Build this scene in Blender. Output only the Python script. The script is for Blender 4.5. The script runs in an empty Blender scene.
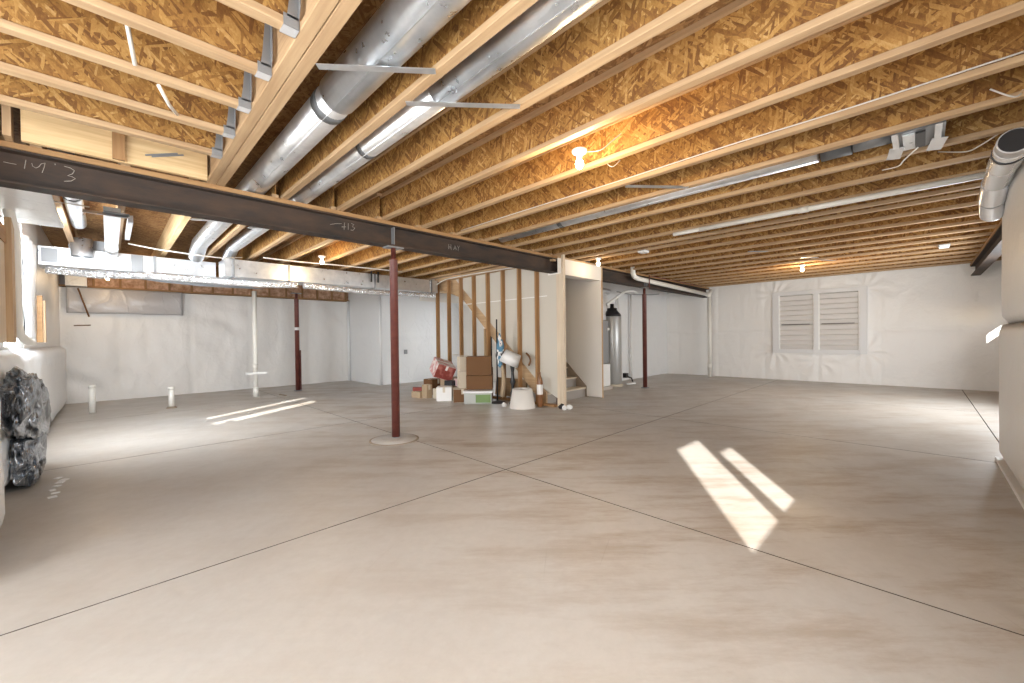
import bpy, bmesh, math, random
from mathutils import Vector, Matrix, noise
random.seed(7)
PI = math.pi
S = bpy.context.scene
COL = S.collection

# ------------------------------------------------------------------ camera
yaw, pitch, roll = (math.radians(a) for a in (45.2445, -0.5701, -0.6872))
Fv = Vector((math.cos(yaw)*math.cos(pitch), math.sin(yaw)*math.cos(pitch), math.sin(pitch)))
Rv = Vector((math.sin(yaw), -math.cos(yaw), 0)); Uv = Rv.cross(Fv)
R2 = Rv*math.cos(roll)+Uv*math.sin(roll); U2 = -Rv*math.sin(roll)+Uv*math.cos(roll)
cam = bpy.data.objects.new('camera', bpy.data.cameras.new('camera'))
m = Matrix((R2, U2, -Fv)).transposed().to_4x4(); m.translation = (0, 0, 1.25)
cam.matrix_world = m
cam.data.sensor_width = 36; cam.data.lens = 406.64/1024*36; cam.data.clip_start = .05
COL.objects.link(cam); S.camera = cam

# ------------------------------------------------------------------ world, sun, daylight, exposure
W = bpy.data.worlds.new('sky'); S.world = W; W.use_nodes = True
wn = W.node_tree.nodes; sky = wn.new('ShaderNodeTexSky'); sky.sky_type = 'NISHITA'; sky.sun_disc = False
sky.sun_elevation = math.radians(29); sky.sun_rotation = math.radians(215)
W.node_tree.links.new(sky.outputs[0], wn['Background'].inputs[0]); wn['Background'].inputs[1].default_value = .35
sd = bpy.data.lights.new('sun', 'SUN'); sd.energy = 9; sd.angle = math.radians(.8); sd.color = (1, .97, .92)
so = bpy.data.objects.new('sun', sd); COL.objects.link(so)
SUN = Vector((.832, .555, -.56)).normalized()
so.rotation_euler = SUN.to_track_quat('-Z', 'Y').to_euler()
S.view_settings.view_transform = 'Standard'; S.view_settings.look = 'None'
S.view_settings.gamma = 1; S.view_settings.use_curve_mapping = False
S.view_settings.exposure = 0.56

def area(name, loc, direction, sx, sy, power, color=(1, 1, 1)):
    d = bpy.data.lights.new(name, 'AREA'); d.shape = 'RECTANGLE'; d.size = sx; d.size_y = sy
    d.energy = power; d.color = color
    o = bpy.data.objects.new(name, d); o.location = loc
    o.rotation_euler = Vector(direction).to_track_quat('-Z', 'Z').to_euler(); COL.objects.link(o)
    return o
# daylight at the near and left windows; other lamps here are added fill
area('added_fill_west', (-2.9, 1.6, 1.25), (1, 0, .12), 3.6, 2.1, 165, (.94, .975, 1))  # fill added behind the camera at a made-up patio door
area('daylight_near_window', (1.35, -.62, 1.75), (0, 1, -.05), 1.1, 1.2, 60, (.92, .96, 1))
area('added_fill_rear', (-1.4, -.42, 1.25), (.1, 1, .12), 2.2, 2.1, 95, (.94, .975, 1))  # second added fill behind the camera, at another made-up door
area('daylight_left_window', (-.72, 6.6, 1.85), (1, .8, -.25), 1.3, 1.1, 175, (.90, .95, 1))
area('added_fill_extension', (8.5, -1.28, 1.5), (-.1, 1, -.02), 4.2, 1.7, 165, (.94, .975, 1))  # fill added along the solid outer wall to brighten the right floor
area('added_fill_stair_side', (7.86, 8.6, 1.3), (-1, .1, 0), 1.6, 1.2, 16, (.90, .95, 1))  # fill added on a windowless wall to brighten the alcove

# ------------------------------------------------------------------ materials
def mat(name, color=(.5, .5, .5), rough=.6, metal=0, build=None, **kw):
    m = bpy.data.materials.new(name); m.use_nodes = True
    nt = m.node_tree; b = nt.nodes['Principled BSDF']
    b.inputs['Base Color'].default_value = (*color, 1)
    b.inputs['Roughness'].default_value = rough; b.inputs['Metallic'].default_value = metal
    for k, v in kw.items(): b.inputs[k.replace('_', ' ')].default_value = v
    if build: build(nt, b)
    return m
class G:
    def __init__(s, nt): s.nt = nt
    def n(s, t, **kw):
        x = s.nt.nodes.new(t)
        for k, v in kw.items():
            if k.startswith('i_'): x.inputs[k[2:].replace('_', ' ')].default_value = v
            else: setattr(x, k, v)
        return x
    def l(s, a, b): s.nt.links.new(a, b)
    def pos(s): return s.n('ShaderNodeNewGeometry').outputs['Position']
    def mapv(s, v, scale=(1, 1, 1), rot=(0, 0, 0), loc=(0, 0, 0)):
        r = s.n('ShaderNodeMapping', vector_type='POINT')
        r.inputs['Rotation'].default_value = rot
        r.inputs['Location'].default_value = loc
        s.l(v, r.inputs['Vector'])
        q = s.n('ShaderNodeVectorMath', operation='MULTIPLY'); q.inputs[1].default_value = scale
        s.l(r.outputs[0], q.inputs[0]); return q.outputs[0]
    def noise(s, v, scale, detail=3, rough=.5):
        x = s.n('ShaderNodeTexNoise'); x.inputs['Scale'].default_value = scale
        x.inputs['Detail'].default_value = detail; x.inputs['Roughness'].default_value = rough
        s.l(v, x.inputs['Vector']); return x.outputs['Fac']
    def vor(s, v, scale, out='Color', feature='F1'):
        x = s.n('ShaderNodeTexVoronoi', feature=feature); x.inputs['Scale'].default_value = scale
        s.l(v, x.inputs['Vector']); return x.outputs[out]
    def math(s, op, a, b=None, clamp=False):
        x = s.n('ShaderNodeMath', operation=op, use_clamp=clamp)
        for i, q in enumerate((a, b)):
            if q is None: continue
            if isinstance(q, (int, float)): x.inputs[i].default_value = q
            else: s.l(q, x.inputs[i])
        return x.outputs[0]
    def ramp(s, v, stops):
        x = s.n('ShaderNodeValToRGB'); r = x.color_ramp
        while len(r.elements) < len(stops): r.elements.new(.5)
        for e, (p, c) in zip(r.elements, stops): e.position = p; e.color = (*c, 1)
        s.l(v, x.inputs[0]); return x.outputs[0]
    def mix(s, f, a, b, mode='MIX'):
        x = s.n('ShaderNodeMix', data_type='RGBA', blend_type=mode)
        for i, q in ((0, f), (6, a), (7, b)):
            if isinstance(q, (int, float)): x.inputs[i].default_value = q
            elif isinstance(q, tuple): x.inputs[i].default_value = (*q, 1)
            else: s.l(q, x.inputs[i])
        return x.outputs[2]
    def bump(s, b, h, strength=.3, dist=.01):
        x = s.n('ShaderNodeBump'); x.inputs['Strength'].default_value = strength; x.inputs['Distance'].default_value = dist
        s.l(h, x.inputs['Height']); s.l(x.outputs[0], b.inputs['Normal'])

def osb(axis, stops=None):
    def f(nt, b):
        g = G(nt); p = g.pos()
        def rot(a): return (a, 0, 0) if axis == 'X' else ((0, a, 0) if axis == 'Y' else (0, 0, a))
        long = (13, 13, 13)
        cols = []
        for k, (a, sc) in enumerate(((.55, 10), (-.75, 9), (1.45, 11), (2.3, 8))):
            scale = {'X': (3, sc*.8, sc*5.6), 'Y': (sc*.8, 3, sc*5.6), 'Z': (sc*.8, sc*5.6, 3)}[axis]
            v = g.mapv(p, scale, rot(a), (k*3.1, k*1.7, k*2.3))
            sep = g.n('ShaderNodeSeparateColor'); g.l(g.vor(v, 1), sep.inputs[0]); cols.append(sep)
        top = g.math('MAXIMUM', g.math('MAXIMUM', cols[0].outputs[0], cols[1].outputs[0]), g.math('MAXIMUM', cols[2].outputs[0], cols[3].outputs[0]))
        # the topmost strand's own tone
        tone = cols[3].outputs[1]
        for k in (2, 1, 0):
            is_k = g.math('GREATER_THAN', cols[k].outputs[0], g.math('SUBTRACT', top, .0001))
            mx = g.n('ShaderNodeMix', data_type='FLOAT'); g.l(is_k, mx.inputs[0]); g.l(tone, mx.inputs[2]); g.l(cols[k].outputs[1], mx.inputs[3]); tone = mx.outputs[0]
        gr = g.noise(g.mapv(p, {'X': (1, 1, .35), 'Y': (1, 1, .35), 'Z': (1, .35, 1)}[axis], (.3, .3, .3)), 95, 3, .75); lo = g.noise(p, 3.5, 2)
        t = g.math('ADD', g.math('MULTIPLY', tone, .58), g.math('ADD', g.math('MULTIPLY', gr, .55), g.math('MULTIPLY', lo, .30)))
        t = g.math('SUBTRACT', t, .22)
        c = g.ramp(t, stops or [(.0, (.10, .038, .010)), (.28, (.20, .085, .018)), (.5, (.33, .16, .038)), (.72, (.46, .25, .07)), (1, (.68, .47, .21))])
        g.l(c, b.inputs['Base Color']); g.bump(b, tone, .25, .004)
    return f
def timber(axis, c1, c2, k=1.0):
    def f(nt, b):
        g = G(nt); p = g.pos()
        sc = {'X': (1.2, 26, 26), 'Y': (26, 1.2, 26), 'Z': (26, 26, 1.2)}[axis]
        v = g.mapv(p, sc)
        n1 = g.noise(v, 1.0*k, 4, .6); n2 = g.noise(p, 2.2, 2)
        t = g.math('ADD', g.math('MULTIPLY', n1, .8), g.math('MULTIPLY', n2, .3))
        g.l(g.ramp(t, [(.32, c1), (.75, c2)]), b.inputs['Base Color']); g.bump(b, n1, .15, .003)
    return f
def concrete(nt, b):
    g = G(nt); p = g.pos()
    warm = g.noise(g.mapv(p, (.35, .35, .35)), 1, 3, .6)
    st = g.noise(g.mapv(p, (1.1, .35, 1), (0, 0, .9)), 1.6, 6, .65)
    fine = g.noise(p, 14, 6, .7)
    c = g.ramp(warm, [(.3, (.50, .455, .40)), (.55, (.50, .475, .44)), (.75, (.47, .46, .45))])
    c = g.mix(g.ramp(st, [(.45, (0, 0, 0)), (.75, (.42, .42, .42))]), c, (.40, .35, .30))
    # brown trowel stains, strongest at the side of the slab under the long beam
    x = g.n('ShaderNodeSeparateXYZ'); g.l(p, x.inputs[0])
    n3 = g.noise(g.mapv(p, (.55, 2.2, 1), (0, 0, .785)), 1.5, 8, .72)
    xr = g.ramp(g.math('MULTIPLY', x.outputs[0], .1), [(.08, (.15, .15, .15)), (.27, (1, 1, 1)), (.8, (.6, .6, .6))])
    stain = g.math('MULTIPLY', g.ramp(n3, [(.47, (0, 0, 0)), (.62, (.85, .85, .85))]), xr)
    c = g.mix(stain, c, (.34, .265, .195))
    c = g.mix(g.math('MULTIPLY', g.ramp(fine, [(.35, (1, 1, 1)), (.6, (0, 0, 0))]), .14), c, (.30, .26, .22))
    sc = g.vor(g.mapv(p, (.5, 2.6, 1), (0, 0, -.5)), 1.3, 'Distance', 'DISTANCE_TO_EDGE')
    n5 = g.noise(p, 1.1, 2)
    msk = g.math('MULTIPLY', g.ramp(sc, [(0, (1, 1, 1)), (.012, (0, 0, 0))]), g.ramp(n5, [(.58, (0, 0, 0)), (.66, (.22, .22, .22))]))
    c = g.mix(msk, c, (.25, .2, .16))
    g.l(c, b.inputs['Base Color'])
    g.l(g.ramp(g.noise(p, 2.2, 5, .6), [(.3, (.30, .30, .30)), (.7, (.52, .52, .52))]), b.inputs['Roughness'])
    g.bump(b, g.noise(p, 5, 5, .6), .12, .006)
def vinyl(col, creases=.35):
    def f(nt, b):
        g = G(nt); p = g.pos()
        w = g.noise(p, 1.5, 2)
        x = g.n('ShaderNodeVectorMath', operation='ADD'); g.l(p, x.inputs[0])
        cb = g.n('ShaderNodeCombineXYZ')
        for i in range(3): g.l(g.math('MULTIPLY', w, .8), cb.inputs[i])
        g.l(cb.outputs[0], x.inputs[1])
        d = g.vor(g.mapv(x.outputs[0], (1, 1, .45)), 2.3, 'Distance', 'DISTANCE_TO_EDGE')
        cr = g.ramp(d, [(0, (1, 1, 1)), (.06, (0, 0, 0))])
        n = g.noise(p, 7, 3, .55)
        h = g.math('ADD', g.math('MULTIPLY', cr, .22*creases), g.math('MULTIPLY', n, .5))
        g.bump(b, h, .7, .03)
        g.l(g.mix(g.noise(p, .8, 2), col, tuple(c*.93 for c in col)), b.inputs['Base Color'])
    return f
def rusty(base, rust, k=4):
    def f(nt, b):
        g = G(nt); p = g.pos()
        n = g.noise(g.mapv(p, (.6, 2, 2)), k, 5, .65)
        g.l(g.ramp(n, [(.35, base), (.7, rust)]), b.inputs['Base Color'])
    return f
def galv(nt, b):
    g = G(nt); p = g.pos()
    n = g.noise(p, 9, 3, .6)
    g.l(g.ramp(n, [(.3, (.70, .73, .76)), (.7, (.86, .88, .90))]), b.inputs['Base Color'])
    g.l(g.ramp(n, [(.3, (.26, .26, .26)), (.7, (.42, .42, .42))]), b.inputs['Roughness'])
def foil(nt, b):
    g = G(nt); p = g.pos()
    v = g.vor(p, 24, 'Distance', 'DISTANCE_TO_EDGE'); n = g.noise(p, 11, 4, .6)
    g.bump(b, g.math('ADD', v, n), 1.0, .03)
def crumple(nt, b):
    g = G(nt); p = g.pos()
    w = g.noise(p, 4, 2); x = g.n('ShaderNodeVectorMath', operation='ADD'); g.l(p, x.inputs[0])
    cb = g.n('ShaderNodeCombineXYZ')
    for i in range(3): g.l(g.math('MULTIPLY', w, .35), cb.inputs[i])
    g.l(cb.outputs[0], x.inputs[1])
    v = g.vor(g.mapv(x.outputs[0], (1, 1, .5), (.4, 0, 0)), 9, 'Distance', 'DISTANCE_TO_EDGE')
    g.bump(b, g.ramp(v, [(0, (1, 1, 1)), (.45, (0, 0, 0))]), .4, .03)
    g.l(g.ramp(g.noise(p, 5, 3), [(.4, (.10, .11, .125)), (.55, (.38, .41, .45))]), b.inputs['Base Color'])

M = {}
M['osb'] = mat('osb_web', rough=.75, build=osb('X'))
M['osb_y'] = mat('osb_web_across', rough=.75, build=osb('Y'))
M['osb_deck'] = mat('osb_subfloor', rough=.8, build=osb('Z', [(.0, (.12, .05, .015)), (.4, (.24, .12, .04)), (.8, (.40, .23, .09)), (1, (.52, .33, .15))]))
PINE = ((.35, .215, .11), (.56, .385, .22))
for a in 'XYZ':
    M['pine'+a] = mat('pine_'+a, rough=.6, build=timber(a, *PINE))
    M['stud'+a] = mat('stud_'+a, rough=.65, build=timber(a, (.27, .135, .05), (.44, .25, .11)))
    M['lvl'+a] = mat('blond_plywood_'+a, rough=.6, build=timber(a, (.58, .37, .17), (.82, .61, .34), 1.4))
M['paleZ'] = mat('pale_stud_Z', rough=.6, build=timber('Z', (.52, .41, .29), (.70, .59, .45)))
M['plate'] = mat('treated_plate', rough=.7, build=timber('X', (.28, .15, .06), (.42, .25, .11)))
M['concrete'] = mat('troweled_concrete', rough=.4, build=concrete)
M['joint'] = mat('joint_dark', (.10, .08, .065), .9)
M['vinyl'] = mat('white_vinyl_blanket', rough=.42, build=vinyl((.86, .845, .82)))
M['vinyl_cool'] = mat('white_vinyl_sheet', rough=.38, build=vinyl((.84, .85, .855), 1))
M['drywall'] = mat('drywall', (.80, .765, .71), .9)
M['redprint_mix'] = mat('red_printed_side', rough=.6, build=lambda nt, b: (lambda g: g.l(g.ramp(g.noise(g.pos(), 9, 3), [(.42, (.24, .04, .03)), (.6, (.45, .16, .13))]), b.inputs['Base Color']))(G(nt)))
M['pinkprint_mix'] = mat('pink_printed_side', rough=.6, build=lambda nt, b: (lambda g: g.l(g.ramp(g.noise(g.pos(), 11, 3), [(.42, (.74, .68, .66)), (.56, (.60, .30, .29))]), b.inputs['Base Color']))(G(nt)))
M['slat'] = mat('ribbed_plastic', (.68, .655, .63), .6)
M['frame'] = mat('window_vinyl', (.70, .70, .70), .4)
M['duct_collar'] = mat('dark_duct_collar', (.13, .135, .14), .55, .2)
M['kraft_shaded'] = mat('shaded_drywall_back', (.56, .52, .45), .9)  # back paper colour dulled to carry the shade behind the studs
M['steel'] = mat('dark_primed_steel', rough=.75, build=rusty((.022, .018, .016), (.075, .042, .025), 3))
M['red'] = mat('red_oxide_paint', rough=.45, build=rusty((.095, .022, .018), (.15, .045, .032)))
M['galv'] = mat('galvanized_steel', metal=.85, rough=.35, build=galv)
M['galvdull'] = mat('dull_galvanized_steel', (.30, .31, .32), .5, .5)
M['foil'] = mat('crinkled_foil', (.86, .88, .90), .25, .75, build=foil)
M['alu'] = mat('bright_aluminium', (.86, .87, .89), .25, .6)
M['pvc'] = mat('white_pvc', (.80, .78, .72), .35)
M['white'] = mat('white_plastic', (.82, .82, .80), .4)
M['wire'] = mat('white_cable', (.75, .72, .66), .5)
M['black'] = mat('black_plastic', (.02, .02, .022), .35)
M['bag'] = mat('black_plastic_sheet', rough=.2, metal=.75, build=crumple)
M['pinkwool'] = mat('pink_fibreglass', (.62, .30, .18), .95, build=lambda nt, b: (lambda g: g.l(g.ramp(g.noise(g.pos(), 9, 5, .7), [(.35, (.42, .22, .12)), (.65, (.80, .56, .40))]), b.inputs['Base Color']))(G(nt)))
M['card'] = mat('brown_cardboard', (.16, .075, .028), .85)
M['card_light'] = mat('pale_cardboard', (.42, .31, .20), .85)
M['cream'] = mat('cream_carton', (.62, .54, .42), .7)
M['paper'] = mat('white_paper', (.80, .79, .77), .6)
M['redprint'] = mat('red_print', (.27, .05, .035), .6)
M['pinkprint'] = mat('pale_pink_print', (.72, .52, .50), .6)
M['shade'] = mat('linen_lamp_shade', (.66, .62, .57), .8)
M['tote'] = mat('clear_plastic_tote', (.62, .63, .58), .25, Transmission_Weight=.25)
M['green'] = mat('green_plastic', (.16, .26, .08), .5)
M['blue'] = mat('blue_cloth', (.10, .24, .36), .7)
M['brownglass'] = mat('brown_plastic', (.22, .10, .04), .3)
M['tank'] = mat('brushed_grey_tank', (.46, .46, .45), .35, .35)
M['chalk'] = mat('white_chalk', (.42, .38, .33), .95)
M['carpet'] = mat('grey_stair', (.33, .30, .27), .95)
M['skirt'] = mat('brown_grey_skirt', (.28, .22, .16), .7)
M['greysheet'] = mat('grey_poly_sheet', rough=.3, build=vinyl((.50, .49, .50), 1))
def emit(name, col, st):
    m_ = mat(name, col); b = m_.node_tree.nodes['Principled BSDF']
    b.inputs['Emission Color'].default_value = (*col, 1); b.inputs['Emission Strength'].default_value = st; return m_
M['bulb'] = emit('lit_bulb', (1, .86, .62), 25)
M['fill_pane'] = emit('glowing_fill_pane', (.9, .95, 1), 1.5)  # glow added to the glass of unseen doors as fill

# ------------------------------------------------------------------ mesh helpers
class MB:
    def __init__(s): s.bm = bmesh.new(); s.mats = []
    def slot(s, m):
        if m not in s.mats: s.mats.append(m)
        return s.mats.index(m)
    def _fin(s, n0, m):
        if m is not None:
            k = s.slot(m); s.bm.faces.ensure_lookup_table()
            for f in s.bm.faces[n0:]: f.material_index = k
    def box(s, x0, x1, y0, y1, z0, z1, m=None, mtx=None, bev=0):
        n0 = len(s.bm.faces)
        c = Vector(((x0+x1)/2, (y0+y1)/2, (z0+z1)/2)); d = (abs(x1-x0), abs(y1-y0), abs(z1-z0))
        r = bmesh.ops.create_cube(s.bm, size=1)['verts']
        for v in r: v.co = Vector((v.co.x*d[0], v.co.y*d[1], v.co.z*d[2])) + c
        if bev:
            bmesh.ops.bevel(s.bm, geom=list({e for v in r for e in v.link_edges}), offset=bev, segments=1, affect='EDGES', profile=.5)
        if mtx:
            for v in r: v.co = mtx @ v.co
        s._fin(n0, m); return s
    def obox(s, c, size, rot=(0, 0, 0), m=None):
        n0 = len(s.bm.faces)
        r = bmesh.ops.create_cube(s.bm, size=1)['verts']
        from mathutils import Euler
        R = Euler(rot).to_matrix()
        for v in r: v.co = R @ Vector((v.co.x*size[0], v.co.y*size[1], v.co.z*size[2])) + Vector(c)
        s._fin(n0, m); return s
    def tube(s, pts, r, seg=12, m=None, caps=True, closed=False):
        n0 = len(s.bm.faces); pts = [Vector(p) for p in pts]; n = len(pts)
        rr = r if isinstance(r, (list, tuple)) else [r]*n
        rings = []; nrm = None
        for i, p in enumerate(pts):
            t = ((pts[min(i+1, n-1)]-pts[i]).normalized() + (pts[i]-pts[max(i-1, 0)]).normalized()).normalized()
            if nrm is None:
                nrm = t.orthogonal().normalized()
            else:
                nrm = (nrm - t*nrm.dot(t)).normalized()
            bn = t.cross(nrm)
            rings.append([s.bm.verts.new(p + (nrm*math.cos(2*PI*k/seg)+bn*math.sin(2*PI*k/seg))*rr[i]) for k in range(seg)])
        for a, b in zip(rings, rings[1:]):
            for k in range(seg): s.bm.faces.new((a[k], a[(k+1) % seg], b[(k+1) % seg], b[k])).smooth = True
        if caps:
            s.bm.faces.new(rings[0][::-1]); s.bm.faces.new(rings[-1])
        s._fin(n0, m); return s
    def lathe(s, c, prof, seg=24, m=None, caps=True):
        n0 = len(s.bm.faces); rings = []
        for r, z in prof:
            rings.append([s.bm.verts.new((c[0]+r*math.cos(2*PI*k/seg), c[1]+r*math.sin(2*PI*k/seg), c[2]+z)) for k in range(seg)])
        for a, b in zip(rings, rings[1:]):
            for k in range(seg): s.bm.faces.new((a[k], a[(k+1) % seg], b[(k+1) % seg], b[k])).smooth = True
        if caps: s.bm.faces.new(rings[0][::-1]); s.bm.faces.new(rings[-1])
        s._fin(n0, m); return s
    def prism(s, poly, axis, a, b, m=None):
        n0 = len(s.bm.faces)
        def P(q, t): return {'X': (t, q[0], q[1]), 'Y': (q[0], t, q[1]), 'Z': (q[0], q[1], t)}[axis]
        A = [s.bm.verts.new(P(q, a)) for q in poly]; B = [s.bm.verts.new(P(q, b)) for q in poly]
        s.bm.faces.new(A); s.bm.faces.new(B[::-1]); n = len(poly)
        for i in range(n): s.bm.faces.new((A[i], B[i], B[(i+1) % n], A[(i+1) % n]))
        s._fin(n0, m); return s
    def build(s, name, m=None, parent=None):
        bmesh.ops.recalc_face_normals(s.bm, faces=s.bm.faces[:])
        me = bpy.data.meshes.new(name)
        off = parent_off(parent)
        for v in s.bm.verts: v.co -= off
        s.bm.to_mesh(me); s.bm.free()
        if s.mats:
            for k in s.mats: me.materials.append(M[k])
        if m and not s.mats: me.materials.append(M[m])
        o = bpy.data.objects.new(name, me); COL.objects.link(o)
        if parent: o.parent = parent
        return o
def parent_off(p):
    v = Vector((0, 0, 0))
    while p: v += p.location; p = p.parent
    return v
def tag(o, label, cat=None, group=None, kind=None):
    if label: o['label'] = label
    if cat: o['category'] = cat
    if group: o['group'] = group
    if kind: o['kind'] = kind
    return o
def thing(name, label, cat, loc=(0, 0, 0), group=None):
    o = bpy.data.objects.new(name, None); o.empty_display_size = .1; COL.objects.link(o); o.location = loc
    return tag(o, label, cat, group)
def struct(name, mb, m=None, label=None):
    o = mb.build(name, m); o['kind'] = 'structure'
    if label: o['label'] = label
    return o
def clone(root, loc, label=None):
    r = root.copy(); COL.objects.link(r); r.location = loc
    if label: r['label'] = label
    for ch in list(root.children):
        c = ch.copy(); COL.objects.link(c); c.parent = r
        for g_ in list(ch.children):
            d = g_.copy(); COL.objects.link(d); d.parent = c
    return r
ORD = ['first', 'second', 'third', 'fourth', 'fifth', 'sixth', 'seventh', 'eighth', 'ninth', 'tenth', 'eleventh', 'twelfth', 'thirteenth',
       'fourteenth', 'fifteenth', 'sixteenth', 'seventeenth', 'eighteenth', 'nineteenth', 'twentieth', 'twenty-first', 'twenty-second', 'twenty-third', 'twenty-fourth']

# ------------------------------------------------------------------ the shell
JB, JT = 2.69, 3.01            # joist bottom and top
# concrete slabs with sawn control joints (gaps between the slabs show the dark bed below)
xs = [-3.1, -.62+.0, 2.65, 6.0, 9.6, 13.4]; xs = [-3.1, 2.65, 6.0, 9.6, 13.4]
ys = [-1.6, -.61, 2.78, 6.06, 9.4, 12.6]
fl = MB()
for i in range(len(xs)-1):
    for j in range(len(ys)-1):
        g_ = .005
        x0, x1, y0, y1 = xs[i]+g_, xs[i+1]-g_, ys[j]+g_, ys[j+1]-g_
        if i == 2: x1 = xs[i+1]-.0005
        fl.box(x0, x1, y0, y1, -.03, 0, 'concrete')
fl.bm.normal_update()
kj = fl.slot('joint')
for f in fl.bm.faces:
    if f.normal.z < .5: f.material_index = kj
fl.box(-3.1, 13.4, -1.6, 12.6, -.12, -.029, 'joint')
struct('floor', fl)
cl = MB(); cl.box(-3.2, 5.8, -.70, 4.45, JT, JT+.03); cl.box(5.8, 13.5, -1.55, 4.45, JT, JT+.03); cl.box(-.95, 13.5, 4.45, 12.8, JT, JT+.03)
struct('ceiling', cl, 'osb_deck')
cr = MB(); cr.box(-3.3, 5.8, -.70, 4.45, JT+.03, JT+.06); cr.box(5.8, 13.6, -1.55, 4.45, JT+.03, JT+.06); cr.box(-.95, 13.6, 4.45, 12.9, JT+.03, JT+.06); struct('trim_1', cr, 'plate')

def nz(x, y, z): return noise.noise(Vector((x, y, z)))
def blanket_wall(name, o, u, n, L, z0, z1, m='vinyl', amp=.02, holes=(), foot=.02, step=.06, seam=1.32, bulge=0, thick=.12, ext=.15):
    """a wall covered with vinyl faced insulation: billowing grid facing n, backed by a solid slab. holes: (u0,u1,z0,z1)"""
    o, u, n = Vector(o), Vector(u), Vector(n)
    mb = MB(); bm = mb.bm; nu = max(2, int(L/step)); nz_ = max(2, int((z1-z0)/step))
    us = sorted(set([round(L*i/nu, 4) for i in range(nu+1)]+[h[0] for h in holes]+[h[1] for h in holes]))
    zs = sorted(set([round(z0+(z1-z0)*i/nz_, 4) for i in range(nz_+1)]+[h[2] for h in holes]+[h[3] for h in holes]))
    V = {}
    for i, a in enumerate(us):
        for j, z in enumerate(zs):
            p = o + u*a
            q = p*1.0
            d = amp*(1.0*nz(q.x*.9, q.y*.9, z*.7)+.6*nz(q.x*2.6+5, q.y*2.6, z*1.5)+.25*nz(q.x*7, q.y*7, z*3.2))
            # diagonal tension folds
            w = math.sin((a*3.1+z*5.3)*1.7+2.5*nz(q.x, q.y, z))*max(0, nz(q.x*.8+9, q.y*.8, z*.8))*amp*.8
            d += w
            # vertical stapled seams every 1.22 m and the taped horizontal seam
            s_ = abs(((a+.35) % 1.22)-.61); d -= amp*.35*math.exp(-((.61-s_)/.03)**2)
            if seam: d -= amp*.6*math.exp(-((z-seam)/.03)**2)
            # creases at the foot
            if z-z0 < .35: d += foot*(1-(z-z0)/.35)*(nz(q.x*9, q.y*9, z*3)+.2)
            if bulge: d += bulge*math.sin(PI*min(1, max(0, (z-z0)/(z1-z0))))**.5
            for h in holes:
                for ca_, cz_ in ((h[0], h[2]), (h[1], h[2]), (h[0], h[3]), (h[1], h[3]), ((h[0]+h[1])/2, h[2]-.25)):
                    rr_ = math.hypot(a-ca_, z-cz_); th = math.atan2(z-cz_, a-ca_)
                    d += .011*math.sin(th*9+3*nz(rr_*3, th, 2))*math.exp(-((rr_-.28)/.22)**2)
            for h in holes:
                dd = max(h[0]-a, a-h[1], h[2]-z, z-h[3], 0)
                if dd < .12: d *= dd/.12
            V[i, j] = bm.verts.new(o+u*a+n*(d+.0)+Vector((0, 0, z)))
    for i in range(len(us)-1):
        for j in range(len(zs)-1):
            ca, cz = (us[i]+us[i+1])/2, (zs[j]+zs[j+1])/2
            if any(h[0] < ca < h[1] and h[2] < cz < h[3] for h in holes): continue
            f = bm.faces.new((V[i, j], V[i+1, j], V[i+1, j+1], V[i, j+1])); f.smooth = True
    mb.slot(m); mb.slot('concrete')
    # backing
    def back(a0, a1, q0, q1):
        P = [o+u*a-n*t for a in (a0, a1) for t in (amp*2.6+.01, amp*2.6+thick)]
        x0, x1 = min(p.x for p in P), max(p.x for p in P); y0, y1 = min(p.y for p in P), max(p.y for p in P)
        mb.box(x0, x1, y0, y1, q0, q1, 'concrete')
    if not holes: back(-ext, L+.15, z0, z1)
    else:
        h = holes
        hx = sorted(h)
        cur = -.15
        for (a0, a1, q0, q1) in hx:
            back(cur, a0, z0, z1); back(a0, a1, z0, q0); back(a0, a1, q1, z1); cur = a1
        back(cur, L+.15, z0, z1)
    ob = mb.build(name, None); ob['kind'] = 'structure'
    return ob

# far wall with the covered window, x = 13.15
blanket_wall('wall_far', (13.15, -1.4, 0), (0, 1, 0), (-1, 0, 0), 7.4, 0, JT, holes=[(2.38, 4.28, .79, 2.35)], step=.035, amp=.03, seam=1.32)
# utility wall, y = 5.95
blanket_wall('wall_utility', (7.9, 5.95, 0), (1, 0, 0), (0, -1, 0), 5.3, 0, JT, 'vinyl_cool', amp=.02, seam=1.22)
# rear walls
blanket_wall('wall_back', (-.7, 12.3, 0), (1, 0, 0), (0, -1, 0), 6.0, 0, 2.385, amp=.05, step=.05, seam=0)
blanket_wall('wall_jog', (5.2, 10.3, 0), (0, 1, 0), (-1, 0, 0), 2.0, 0, 2.66, 'vinyl_cool', amp=.012, ext=-.06)
blanket_wall('wall_alcove', (5.2, 10.3, 0), (1, 0, 0), (0, -1, 0), 3.0, 0, 2.66, 'vinyl_cool', amp=.02, ext=-.06)
w = MB(); w.box(5.185, 5.34, 10.30, 10.45, 0, 2.66); w.tube([(5.21, 10.31, 0), (5.21, 10.31, 2.66)], .035, 16); w.tube([(5.16, 12.22, 0), (5.16, 12.22, 2.4)], .04, 8); struct('trim_4', w, 'vinyl_cool')
w = MB(); w.box(7.9, 8.05, 6.1, 10.6, 0, JT); struct('wall_stair_side', w, 'drywall')
w = MB(); w.box(-.9, 8.1, 12.5, 12.7, 0, JT+.02); w.box(5.4, 8.1, 10.6, 10.75, 2.5, JT+.02); struct('wall_rear_outer', w, 'concrete')
w = MB()
for i in range(17): pass
rimx = [-.6+.41*i for i in range(15)]
for i, x in enumerate(rimx):
    w.box(x, x+.37, 12.33, 12.5, 2.42, JT, 'pinkwool')
    w.box(x+.37, x+.41, 12.28, 12.5, 2.42, JT, 'studZ')
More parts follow.
